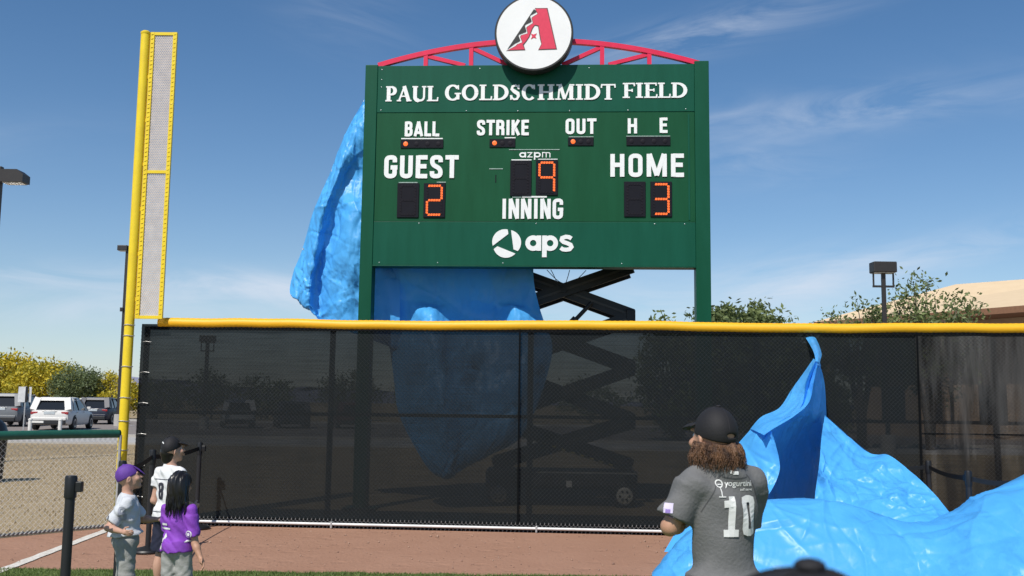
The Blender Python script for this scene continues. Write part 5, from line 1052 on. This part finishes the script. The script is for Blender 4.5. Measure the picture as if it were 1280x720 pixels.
# ================================================================== PEOPLE
SKIN = mat('skin_light', (.56, .33, .235), .55, col2=(.50, .28, .20), scale=14); SKIN2 = mat('skin_tan', (.50, .28, .18), .55, col2=(.45, .24, .155), scale=14)
def v3(*a): return np.array(a, float)
def rotz(a): c, s = math.cos(a), math.sin(a); return np.array([[c, -s, 0], [s, c, 0], [0, 0, 1]])
def rotx(a): c, s = math.cos(a), math.sin(a); return np.array([[1, 0, 0], [0, c, -s], [0, s, c]])
class Person:
    """faces local +Y, right side is +X; Ht height, hh head height"""
    def __init__(p, label, loc, yaw, Ht, hh, skin, headyaw=0.0, nod=0.0, stout=1.0, group=None, name='person', lean=(0, 0), neckz=.058):
        p.t = thing(name, label, 'person', loc, yaw, group); p.Ht, p.hh, p.skin, p.k = Ht, hh, skin, stout; p.yaw = yaw; p.loc = np.array(loc, float)
        p.HR = rotz(headyaw) @ rotx(nod); H_ = Ht
        p.neck = v3(0, -.005*H_, H_-hh*1.02); p.hc = v3(lean[0], lean[1], H_-hh*.5)
        sz = H_-hh-neckz*H_; p.sh = {s: v3(s*.100*H_*stout, -.004*H_, sz) for s in (1, -1)}
        p.hip = {s: v3(s*.050*H_*stout, 0, .49*H_) for s in (1, -1)}; p.kn = {s: v3(s*.056*H_, .012*H_, .275*H_) for s in (1, -1)}; p.an = {s: v3(s*.060*H_, -.006*H_, .052*H_) for s in (1, -1)}
        p.el = {s: p.sh[s]+v3(s*.03*H_, -.01*H_, -.175*H_) for s in (1, -1)}; p.wr = {s: p.el[s]+v3(-s*.02*H_, .12*H_, -.03*H_) for s in (1, -1)}
    def local(p, w_): return rotz(-p.yaw) @ (np.array(w_, float)-p.loc)
    def arm(p, s, elbow, wrist): p.el[s] = p.local(elbow); p.wr[s] = p.local(wrist)
    def torso(p, f, off=0.0, hem=None, flare=0.0):
        H_, k = p.Ht, p.k; o = off; sz = p.sh[1][2]
        f.ell(v3(0, 0, sz-.075*H_), v3(.100*H_*k+o, .066*H_*k+o, .115*H_+o), k=.03*H_)
        f.ell(v3(0, .004*H_, sz-.19*H_), v3(.086*H_*k+o, .066*H_*k+o, .12*H_+o), k=.03*H_)
        f.ell(v3(0, 0, .515*H_), v3(.094*H_*k+o+flare, .072*H_*k+o+flare, .085*H_+o), k=.03*H_)
        for s in (1, -1): f.cap(v3(0, -.004*H_, sz+.016*H_), p.sh[s]*v3(.92, 1, 1)+v3(0, 0, -.010*H_), .034*H_+o*.8, .024*H_+o*.9, k=.03*H_)
    def H(p, x, y, z): return p.hc+p.HR @ (v3(x, y, z)*p.hh)
    def body(p, h=.006, fist=False, hands=True):
        H_, hh = p.Ht, p.hh; f = SDF(.018*H_); p.torso(f, -.004)
        f.cap(v3(0, -.004*H_, p.sh[1][2]-.01), p.hc+v3(0, -.06*hh, -.2*hh), .034*H_, .031*H_, k=.02*H_)
        R_ = p.HR; E_ = lambda c, r, k, sub=False: f.ell(p.H(*c), v3(*r)*hh, R=R_.T, k=k*hh, sub=sub)
        E_((0, -.03, .11), (.325, .40, .385), .05); E_((0, .10, -.14), (.265, .29, .34), .10); E_((0, .20, -.37), (.13, .15, .11), .08)
        E_((0, .31, .10), (.20, .08, .06), .05)
        for s in (1, -1):
            E_((s*.145, .405, .01), (.075, .06, .05), .03, True); E_((s*.17, .27, -.12), (.10, .11, .09), .05)
            E_((s*.335, -.01, -.05), (.035, .085, .14), .02); E_((s*.36, .015, -.05), (.02, .045, .08), .015, True)
        f.cap(p.H(0, .365, .03), p.H(0, .455, -.12), .028*hh, .052*hh, k=.03*hh)
        for s in (1, -1): f.ell(p.H(s*.05, .40, -.135), v3(.035, .04, .03)*hh, k=.02*hh)
        f.ell(p.H(0, .385, -.235), v3(.105, .04, .026)*hh, R=R_.T, k=.02*hh); f.ell(p.H(0, .375, -.285), v3(.085, .04, .028)*hh, R=R_.T, k=.02*hh)
        f.ell(p.H(0, .43, -.258), v3(.10, .03, .008)*hh, R=R_.T, k=.006*hh, sub=True)
        for s in (1, -1):
            S_, E2_, W2 = p.sh[s], p.el[s], p.wr[s]
            f.cap(S_, E2_, .024*H_, .0225*H_); f.ell(S_*.6+E2_*.4, v3(.028, .028, .045)*H_, k=.012*H_)
            m_ = E2_*.72+W2*.28; f.cap(E2_, m_, .0225*H_, .0235*H_, k=.012*H_); f.cap(m_, W2, .0235*H_, .0145*H_, k=.012*H_)
            if hands: p.hand(f, s)
            hp, kn, an = p.hip[s], p.kn[s], p.an[s]
            f.cap(hp, kn, .050*H_*p.k, .033*H_); f.cap(kn, an, .031*H_, .021*H_); f.ell(kn*.68+an*.32+v3(0, -.012*H_, 0), v3(.033, .036, .075)*H_, k=.02*H_); f.ell(kn+v3(0, .010*H_, 0), v3(.03, .03, .035)*H_, k=.015*H_)
            f.cap(an, an+v3(s*.01*H_, .0*H_, -.03*H_), .022*H_, .024*H_); f.cap(an+v3(0, -.015*H_, -.025*H_), an+v3(s*.012*H_, .085*H_, -.036*H_), .024*H_, .016*H_)
        o = f.mesh('body', p.skin, p.t, h)
        ew = bpy.data.materials.get('eye_white') or mat('eye_white', (.75, .74, .72), .15); ei = bpy.data.materials.get('iris') or mat('iris', (.06, .035, .02), .15)
        for s in (1, -1):
            c = p.H(s*.140, .280, .005); b = MB(); r = .056*hh; b.lathe([(r*math.sin(a), -r*math.cos(a)) for a in np.linspace(.02, PI-.02, 10)], tuple(c), 14, 'Y'); e = b.build('eye', ew, p.t, 'all')
            d = p.HR @ v3(0, 1, 0); c2 = c+d*r*.72; b = MB(); rr = r*.5; b.lathe([(rr*math.sin(a)+1e-4, -rr*.75*math.cos(a)) for a in np.linspace(.02, PI-.02, 8)], tuple(c2), 12, 'Y'); b.build('iris', ei, e, 'all')
        return o
    def hand(p, f, s):
        H_ = p.Ht; W2 = p.wr[s]; d = W2-p.el[s]; d /= np.linalg.norm(d); q = .100*H_                 # hand length
        up = v3(0, 0, 1); side = np.cross(d, up); side = side/(np.linalg.norm(side)+1e-9); nrm = np.cross(side, d)
        # palm roughly vertical, thumb on top
        wv = nrm*.9+side*(.3*s); wv /= np.linalg.norm(wv); pn = np.cross(d, wv); pn = pn*(1 if pn @ v3(-s, 0, 0) > 0 else -1)
        palm = W2+d*q*.24
        R_ = np.stack([d, wv, pn], 1); f.ell(palm, v3(.27*q, .21*q, .105*q), R=R_, k=.05*q)
        f.cap(W2, palm, .0145*H_, .017*H_, k=.05*q)
        for i, (off, ln) in enumerate(((.165, .40), (.055, .45), (-.055, .42), (-.16, .33))):
            a = W2+d*q*.44+wv*off*q; b1 = a+d*ln*q*.5+pn*q*.06; c1 = b1+(d*.75+pn*.65)*ln*q*.36; e1 = c1+(d*.35+pn*.9)*ln*q*.24
            r = .052*q; f.cap(a, b1, r*1.08, r, k=.012*q); f.cap(b1, c1, r, r*.92, k=.01*q); f.cap(c1, e1, r*.92, r*.75, k=.01*q)
        a = W2+d*q*.12+wv*q*.14; b1 = a+(d*.55+wv*.6+pn*.35)*q*.26; c1 = b1+(d*.85+wv*.15+pn*.4)*q*.24
        f.cap(a, b1, .075*q, .062*q, k=.03*q); f.cap(b1, c1, .062*q, .045*q, k=.012*q)
    def sleeves(p, f, t=.62, off=.012, r0=None, r1=None, k=.015):
        H_ = p.Ht
        for s in (1, -1):
            S_, E_ = p.sh[s], p.el[s]; e = S_+(E_-S_)*t; f.cap(S_+v3(0, 0, -.003*H_), S_+(e-S_)*.5, .027*H_+off, .028*H_+off, k=k*H_); f.cone(S_+(e-S_)*.25, e, .028*H_+off, (r1 or .031*H_)+off, k=k*H_)
    def pants(p, m, name='trousers', off=.012, short=None, h=.007, wr=.0022, cuff=None):
        H_ = p.Ht; f = SDF(.02*H_)
        f.ell(v3(0, 0, .505*H_), v3(.094*H_*p.k+off, .074*H_*p.k+off, .075*H_), k=.02*H_)
        for s in (1, -1):
            hp, kn, an = p.hip[s], p.kn[s], p.an[s]
            if short is not None: e = hp+(kn-hp)*short; f.cone(hp+v3(0, 0, .03*H_), e, .054*H_*p.k+off, .056*H_+off, k=.02*H_)
            else: f.cap(hp, kn, .052*H_*p.k+off, .040*H_+off); f.cone(kn+v3(0, 0, .02*H_), an+v3(0, 0, -.012*H_), .040*H_+off, .031*H_+off)
        sd_ = random.random()*9
        f.cut(v3(0, 0, .548*H_), v3(0, 0, 1))
        w_ = lambda x, y, z: wr*(np.sin(z*45+x*60+np.sin(y*40+z*25+sd_)*2.2)+.8*np.sin(x*90-z*60+y*60+2*np.sin(z*33+sd_)))
        return f.mesh(name, m, p.t, h, w_)
    def shirt(p, m, off=.014, hem=.46, t=.62, h=.006, wr=.003, flare=.01, neck=True, name='jersey', r1=None, vf=60):
        H_ = p.Ht; f = SDF(.02*H_); p.torso(f, off, flare=flare)
        f.cone(v3(0, 0, .56*H_), v3(0, 0, (hem-.02)*H_), .082*H_*p.k+off+flare, .086*H_*p.k+off+flare*1.6, k=.03*H_)
        if t: p.sleeves(f, t, off, r1=r1)
        f.cap(v3(0, -.002*H_, p.sh[1][2]+.01*H_), v3(0, .0, p.sh[1][2]+.035*H_), .046*H_, .038*H_, k=.02*H_)
        f.cut(v3(0, -.0*H_, p.sh[1][2]+.042*H_), v3(0, .25, 1)); f.cut(v3(0, 0, hem*H_), v3(0, .1, -1))
        sd_ = random.random()*9
        w_ = lambda x, y, z: wr*(np.sin(x*vf+z*22+np.sin(z*14+sd_)*2)+.7*np.sin(z*vf*1.1+y*60+x*30+sd_)+.5*np.sin((x+z)*vf*1.7+y*33))
        return f.mesh(name, m, p.t, h, w_)
    def shoes(p, m):
        H_ = p.Ht
        for s in (1, -1):
            f = SDF(.01*H_); an = p.an[s]; f.ell(an+v3(s*.004*H_, .035*H_, -.024*H_), v3(.031, .082, .028)*H_, k=.01); f.ell(an+v3(s*.0, -.012*H_, -.012*H_), v3(.030, .038, .036)*H_); f.cut(v3(0, 0, .002), v3(0, 0, -1)); f.mesh('shoe', m, p.t, .006)
    def cap(p, m, tilt=0.0, backyaw=0.0, opening=False, h=.005, button=None, bill=True):
        hh = p.hh; f = SDF(.01); c = p.H(0, -.03, .12); r = v3(.355, .435, .415)*hh; f.ell(c, r, R=p.HR.T, k=.01)
        up = p.HR @ v3(0, .12, -1); f.cut(p.H(0, 0, .035), up)
        if opening: f.ell(p.H(-.06, -.50, .13), v3(.12, .18, .038)*hh, R=p.HR.T, k=.004, sub=True)
        o = f.mesh('cap', m, p.t, h)
        if bill:
            f = SDF(.006); R_ = p.HR @ rotx(tilt); f.ell(p.H(0, .36, .10), v3(.29, .44, .12)*hh, R=R_.T, k=.004); f.ell(p.H(0, .34, .10)+R_ @ v3(0, 0, -.055*hh), v3(.40, .60, .115)*hh, R=R_.T, k=.004, sub=True); q = R_ @ v3(0, -1, 0); f.cut(p.H(0, .20, .1), q); f.mesh('bill', m, o, h*.7)
        f = SDF(.004); f.ell(p.H(0, -.03, .545), v3(.045, .045, .022)*hh, k=.002); f.mesh('button', m, o, .0025)
        b = MB()
        for k in range(6):                                                # panel seams
            a = k*PI/3+.2; pts = []
            for u in np.linspace(.12, 1.42, 12):
                q = v3(math.sin(u)*math.cos(a)*.358, math.sin(u)*math.sin(a)*.438-.03, math.cos(u)*.418+.12)
                if q[2] > .05: pts.append(tuple(p.H(*q)))
            b.tube(pts, .0012, 4, False)
        b.build('seam', m, o)
        return o
def decal(target, quads, origin, u, v, nrm, m, name, parent, off=.0045, thick=0):
    """print on cloth: flat outlines laid on the sculpted garment"""
    me = target.data; bv = BVHTree.FromPolygons([x.co for x in me.vertices], [tuple(q.vertices) for q in me.polygons]); O = Vector(origin); u = Vector(u).normalized(); v = Vector(v).normalized(); nn = Vector(nrm).normalized()
    mb = MB()
    for i, (V, F) in enumerate(quads):
        vs = []
        for q in V:
            p0 = O+u*q[0]+v*q[1]+nn*.35; hit = bv.ray_cast(p0, -nn)
            vs.append((hit[0] if hit[0] is not None else p0-nn*.35)+nn*(off+.0009*(i % 5)))
        mb.add(vs, F)
    o = mb.build(name, m, parent, fix=False); return o
def word_quads(text, x0_, z0_, h_, wscale=1.0, t=.2, gap=.1, sub=.12):
    st, W = word_strokes(text, 'sans', gap, t); out_ = []
    for pts, c, th in st:
        V, F = stroke_quads([(a*wscale, b_) for a, b_ in pts], th, c, sub); out_.append(([((v.x)*h_+x0_, v.y*h_+z0_) for v in V], F))
    return out_, W*wscale*h_
def hair_strands(p, m, roots, length, rad, wav, fr, n=10, name='hair_strands', parent=None, grav=1.0, seed=3, spread=.2):
    rg = np.random.default_rng(seed); b = MB()
    for r in roots:
        r = np.array(r); L_ = length*rg.uniform(.75, 1.1); ph = rg.uniform(0, 6.28, 2); c = p.hc; d = (r-c); d[2] = 0; d /= np.linalg.norm(d)+1e-9; pts = []
        for k in range(n+1):
            u = k/n; q = r+d*(spread*L_*math.sin(u*2.2)*.5)+v3(0, 0, -L_*u*grav); q = q+v3(math.sin(u*fr+ph[0]), math.cos(u*fr*.9+ph[1]), 0)*wav*(.2+u); pts.append(tuple(q))
        b.tube(pts, [rad*(1-.6*k/n) for k in range(n+1)], 4, False)
    return b.build(name, m, parent or p.t, 'all')
HB = mat('black_hair', (.012, .010, .010), .35, scale=40); HBR = mat('brown_curly_hair', (.21, .105, .05), .45, col2=(.035, .016, .010), scale=32, detail=3, bump=.5)
PURC = mat('purple_cap_cloth', (.135, .045, .33), .7, scale=30, bump=.1); GREYJ = mat('pale_grey_jersey', (.60, .62, .65), .8, col2=(.55, .57, .61), scale=12, bump=.2); GREYP = mat('grey_trouser_cloth', (.36, .36, .34), .85, scale=14, bump=.2)
WHJ = mat('white_jersey', (.80, .80, .80), .8, scale=12, bump=.15); NAVY = mat('navy_shorts', (.015, .018, .045), .8, scale=12, bump=.2); PUR = mat('purple_jersey', (.27, .06, .52), .75, scale=12, bump=.2); BLKC = mat('black_cap_cloth', (.012, .011, .013), .75, scale=30, bump=.1)
CHAR = mat('charcoal_jersey', (.155, .155, .155), .8, col2=(.138, .138, .138), scale=20, bump=.2); INK = mat('dark_print', (.03, .03, .045), .7); WPR = mat('white_print', (.82, .82, .80), .6, scale=30, col2=(.72, .72, .70)); LILAC = mat('lilac_patch', (.62, .52, .80), .6); SHOE = mat('black_shoe', (.02, .02, .02), .5)
up_ = (0, 0, 1)
def disc_quads(cx, cz, r, n=14, ring=None):
    if ring: return [( [(cx+(r if i < n else r-ring)*math.cos(2*PI*(i % n)/n), cz+(r if i < n else r-ring)*math.sin(2*PI*(i % n)/n)) for i in range(2*n)], [(i, (i+1) % n, (i+1) % n+n, i+n) for i in range(n)])]
    return [([(cx, cz)]+[(cx+r*math.cos(2*PI*i/n), cz+r*math.sin(2*PI*i/n)) for i in range(n)], [(0, i+1, (i+1) % n+1) for i in range(n)])]
def rect_quads(x0_, z0_, x1_, z1_, n=4): 
    V = [(x0_+(x1_-x0_)*i/n, z0_+(z1_-z0_)*j/n) for j in range(n+1) for i in range(n+1)]; return [(V, [(j*(n+1)+i, j*(n+1)+i+1, (j+1)*(n+1)+i+1, (j+1)*(n+1)+i) for j in range(n) for i in range(n)])]

# --- child in the purple cap
kg = 'children watching at the left'
p = Person('small child in a purple cap, pale grey jersey and grey trousers', (-2.81, 7.5, .01), -1.15, 1.11, .195, SKIN, headyaw=-.1, nod=.36, group=kg)
p.arm(1, (-2.885, 7.35, .68), (-2.74, 7.25, .665)); p.arm(-1, (-2.76, 7.71, .70), (-2.65, 7.72, .70))
p.body(.0055); j = p.shirt(GREYJ, .016, .545, .80, .006, .0035); p.pants(GREYP, off=.014); p.shoes(SHOE); cp = p.cap(PURC, tilt=.30)
n_ = Vector(rotz(1.15) @ v3(0, -1, 0)); u_ = Vector(rotz(1.15) @ v3(1, 0, 0)) 
band = SDF(.01); band.cone(v3(0, 0, .535*1.11), v3(0, 0, .555*1.11), .105, .105); 
decal(j, rect_quads(-.10, .575, .03, .597, 8), (0, 0, 0), tuple(u_), up_, tuple(n_), WPR, 'hem_band', j)
decal(j, disc_quads(-.095, .745, .032, 14, .008)+rect_quads(-.108, .735, -.082, .755, 2), (0, 0, 0), tuple(u_), up_, tuple(n_), INK, 'sleeve_patch', j)
decal(j, word_quads('2' if False else '8', .0, .72, .10, .9, .16)[0], (0, 0, 0), tuple(u_), up_, tuple(n_), mat('faded_print', (.36, .38, .44), .8), 'chest_print', j)
# --- tall child with the black cap and white jersey
p = Person('taller child in a black cap, white numbered jersey and navy shorts', (-2.735, 8.2, .01), -.45, 1.29, .21, SKIN, headyaw=-.45, nod=.22, group=kg, stout=.84)
p.body(.006); j = p.shirt(WHJ, .014, .50, .50, .006, .003); p.pants(NAVY, 'shorts', off=.016, short=.88); p.shoes(SHOE); cp = p.cap(BLKC, opening=False)
f = SDF(.02); f.ell(p.H(0, -.16, -.05), v3(.31, .30, .30)*p.hh, R=p.HR.T); f.ell(p.H(0, -.22, -.30), v3(.24, .20, .22)*p.hh, R=p.HR.T); hr = f.mesh('hair', HB, p.t, .006)
decal(j, word_quads('8', -.04, .80, .13, .80, .17)[0], (0, 0, 0), (1, 0, 0), up_, (0, -1, 0), INK, 'back_number', j)
decal(j, rect_quads(-.11, .955, .11, .959, 12)+rect_quads(-.11, .705, .11, .709, 12), (0, 0, 0), (1, 0, 0), up_, (0, -1, 0), INK, 'piping', j)
arcq = stroke_quads([(x_, .02*math.cos(x_*30)) for x_ in np.linspace(-.035, .035, 10)], .007, False)
decal(cp, [( [(a.x, a.y) for a in arcq[0]], arcq[1])], tuple(p.H(.02, 0, .30)), tuple(p.HR @ v3(1, 0, 0)), up_, tuple(p.HR @ v3(0, -1, 0)), WPR, 'cap_print', cp, off=.003)
# --- girl with the long black hair
p = Person('little girl with long black hair in a purple jersey and grey trousers', (-2.33, 7.2, .01), -.20, 1.085, .20, SKIN2, headyaw=.05, nod=.08, group=kg, stout=.86)
p.arm(1, (-2.195, 7.16, .60), (-2.14, 7.12, .51)); p.arm(-1, (-2.43, 7.28, .64), (-2.38, 7.42, .66))
p.body(.0055); j = p.shirt(PUR, .013, .50, .78, .006, .004, flare=.008); p.pants(GREYP, off=.014); p.shoes(SHOE)
f = SDF(.025); f.ell(p.H(0, -.05, .13), v3(.375, .45, .42)*p.hh, R=p.HR.T); f.ell(p.H(0, -.20, -.15), v3(.37, .33, .42)*p.hh); f.ell(p.H(0, -.30, -.62), v3(.37, .22, .50)*p.hh); f.ell(p.H(.03, -.33, -.95), v3(.27, .15, .28)*p.hh)
f.ell(p.H(0, .42, -.12), v3(.26, .30, .40)*p.hh, k=.01, sub=True); f.cut(p.H(0, .25, .1), v3(0, 1, -.75))
hr = f.mesh('hair', HB, p.t, .006, lambda x, y, z: .0035*np.sin(x*150+3*np.sin(z*14))+.0018*np.sin(x*330+y*200))
hair_strands(p, HB, [p.H(math.sin(a)*.38, -math.cos(a)*.42-.03, .05) for a in np.linspace(-1.3, 1.3, 70)], .20, .0042, .007, 6, parent=hr, spread=.06)
decal(j, disc_quads(.112, .660, .026, 16, .006)+disc_quads(.112, .660, .012)+rect_quads(.085, .605, .140, .617, 3), (0, 0, 0), (1, 0, 0), up_, (0, -1, 0), WPR, 'sleeve_patch', j)
decal(j, [([(-.118, .545), (-.085, .550), (-.080, .600), (-.045, .640), (-.055, .665), (-.095, .625), (-.12, .58)], [(0, 1, 2, 6), (2, 3, 4, 5), (2, 5, 6)])]+rect_quads(-.115, .688, -.02, .700, 5)+rect_quads(-.10, .715, -.05, .73, 3), (0, 0, 0), (1, 0, 0), up_, (0, -1, 0), WPR, 'back_print', j)
# --- long-haired player with number 10
p = Person('curly-haired person in a charcoal jersey numbered 10 and black cap before the tarp', (.905, 4.3, 0), .34, 1.592, .255, SKIN2, headyaw=.26, nod=.13, stout=.87, lean=(-.030, .02), neckz=.024)
p.arm(-1, (.672, 4.26, 1.100), (.80, 4.52, 1.10)); p.arm(1, (1.005, 4.42, 1.05), (.93, 4.64, 1.08))
p.body(.007); j = p.shirt(CHAR, .018, .44, .80, .0065, .0048, flare=.014, r1=.036*1.585, vf=23); p.pants(mat('black_trouser_cloth', (.02, .02, .022), .85), off=.012); p.shoes(SHOE); cp = p.cap(BLKC, opening=True)
f = SDF(.02); f.ell(p.H(0, -.12, -.18), v3(.37, .36, .20)*p.hh, R=p.HR.T); f.ell(p.H(0, -.16, -.27), v3(.40, .36, .14)*p.hh, R=p.HR.T); f.ell(p.H(.12, -.26, -.38), v3(.27, .20, .10)*p.hh)
f.ell(p.H(0, .40, -.15), v3(.28, .32, .40)*p.hh, k=.01, sub=True); hr = f.mesh('hair', HBR, p.t, .005, lambda x, y, z: .005*np.sin(x*75+2.5*np.sin(z*45)+y*40)+.003*np.sin(x*170+z*60+y*110+2*np.sin(z*60)))
rts = [p.H(math.sin(a)*.40*q, -math.cos(a)*.40*q-.04, zz) for a in np.linspace(-1.9, 1.9, 190) for q, zz in ((1.0, -.04), (1.04, -.12), (.98, -.20))]
hair_strands(p, HBR, rts, .075, .0016, .006, 6, parent=hr, spread=.5, seed=5)
bk = (0, -1, 0)
q1, w1 = word_quads('10', 0, 0, .160, .92, .18, .12); decal(j, q1, (-.072, 0, p.sh[1][2]-.225), (1, 0, 0), up_, bk, WPR, 'back_number', j)
def text_mesh(txt, size):
    cu = bpy.data.curves.new('t', 'FONT'); cu.body = txt; cu.size = size; cu.offset = size*.012; o = bpy.data.objects.new('t', cu); C.objects.link(o); bpy.context.view_layer.update()
    me = bpy.data.meshes.new_from_object(o.evaluated_get(bpy.context.evaluated_depsgraph_get())); V = [(v.co.x, v.co.y) for v in me.vertices]; F = [tuple(q.vertices) for q in me.polygons]
    bpy.data.objects.remove(o); return [(V, F)]
decal(j, text_mesh('yogurtini', .034), (-.046, 0, p.sh[1][2]-.025), (1, 0, 0), up_, bk, WPR, 'back_print', j, off=.003)
decal(j, text_mesh('self serve', .015), (.022, 0, p.sh[1][2]-.044), (1, 0, 0), up_, bk, WPR, 'back_print', j, off=.003)
decal(j, disc_quads(-.050, p.sh[1][2]-.045, .017, 16, .005)+rect_quads(-.052, p.sh[1][2]-.095, -.048, p.sh[1][2]-.06, 2)+rect_quads(-.064, p.sh[1][2]-.099, -.036, p.sh[1][2]-.095, 2)+rect_quads(-.059, p.sh[1][2]-.05, -.041, p.sh[1][2]-.046, 2), (-.020, 0, .030), (1, 0, 0), up_, bk, WPR, 'back_print', j, off=.003)
decal(j, rect_quads(.018, p.sh[1][2]+.004, .026, p.sh[1][2]+.018, 2)+rect_quads(.030, p.sh[1][2]+.000, .054, p.sh[1][2]+.014, 2), (-.045, 0, .022), (1, 0, 0), up_, bk, WPR, 'collar_mark', j, off=.003)
SEAM = mat('seam_thread', (.085, .085, .088), .85)
for s_ in (1, -1):
    q_ = stroke_quads([(s_*(.052+.085*t_), p.sh[1][2]+.022-.155*t_**1.4) for t_ in np.linspace(0, 1, 16)], .0035, False); decal(j, [([(a.x, a.y) for a in q_[0]], q_[1])], (0, 0, 0), (1, 0, 0), up_, bk, SEAM, 'seam', j, off=.0015)
q_ = stroke_quads([(.062*math.sin(t_), p.sh[1][2]+.020-.014*math.cos(t_)) for t_ in np.linspace(-1.1, 1.1, 14)], .004, False); decal(j, [([(a.x, a.y) for a in q_[0]], q_[1])], (0, 0, 0), (1, 0, 0), up_, bk, SEAM, 'seam', j, off=.0015)
# sleeve patch on the left sleeve
wn_ = rotz(-p.yaw) @ v3(-.55, -.83, 0); wu = rotz(-p.yaw) @ v3(.83, -.55, 0); sc = p.sh[-1]+(p.el[-1]-p.sh[-1])*.60
decal(j, rect_quads(-.022, -.045, .020, .035, 4), tuple(sc-v3(0, 0, .012)+wu*-.016), tuple(wu), up_, tuple(wn_), mat('patch_white', (.74, .66, .86), .6), 'sleeve_patch', j)
decal(j, rect_quads(-.012, -.005, .010, .010, 3)+rect_quads(-.012, -.035, .010, -.018, 3), tuple(sc-v3(0, 0, .012)+wu*-.016), tuple(wu), up_, tuple(wn_), mat('patch_purple', (.30, .2, .55), .6), 'sleeve_patch', j, off=.005)
# --- spectator whose black cap just enters the bottom of the frame
p = Person('blurred black cap of a spectator at the bottom edge, nearest the camera', (.196, .68, 0), .25, 1.486, .240, SKIN, group=None)
p.body(.009); p.shirt(mat('navy_shirt', (.03, .035, .06), .85), .016, .46, .62, .009); p.pants(mat('dark_trouser_cloth', (.03, .03, .035), .85), h=.01); p.shoes(SHOE); p.cap(BLKC)
f = SDF(.02); f.ell(p.H(0, -.12, -.02), v3(.34, .36, .28)*p.hh); f.ell(p.H(0, .42, -.15), v3(.28, .32, .40)*p.hh, k=.01, sub=True); f.mesh('hair', HB, p.t, .007)
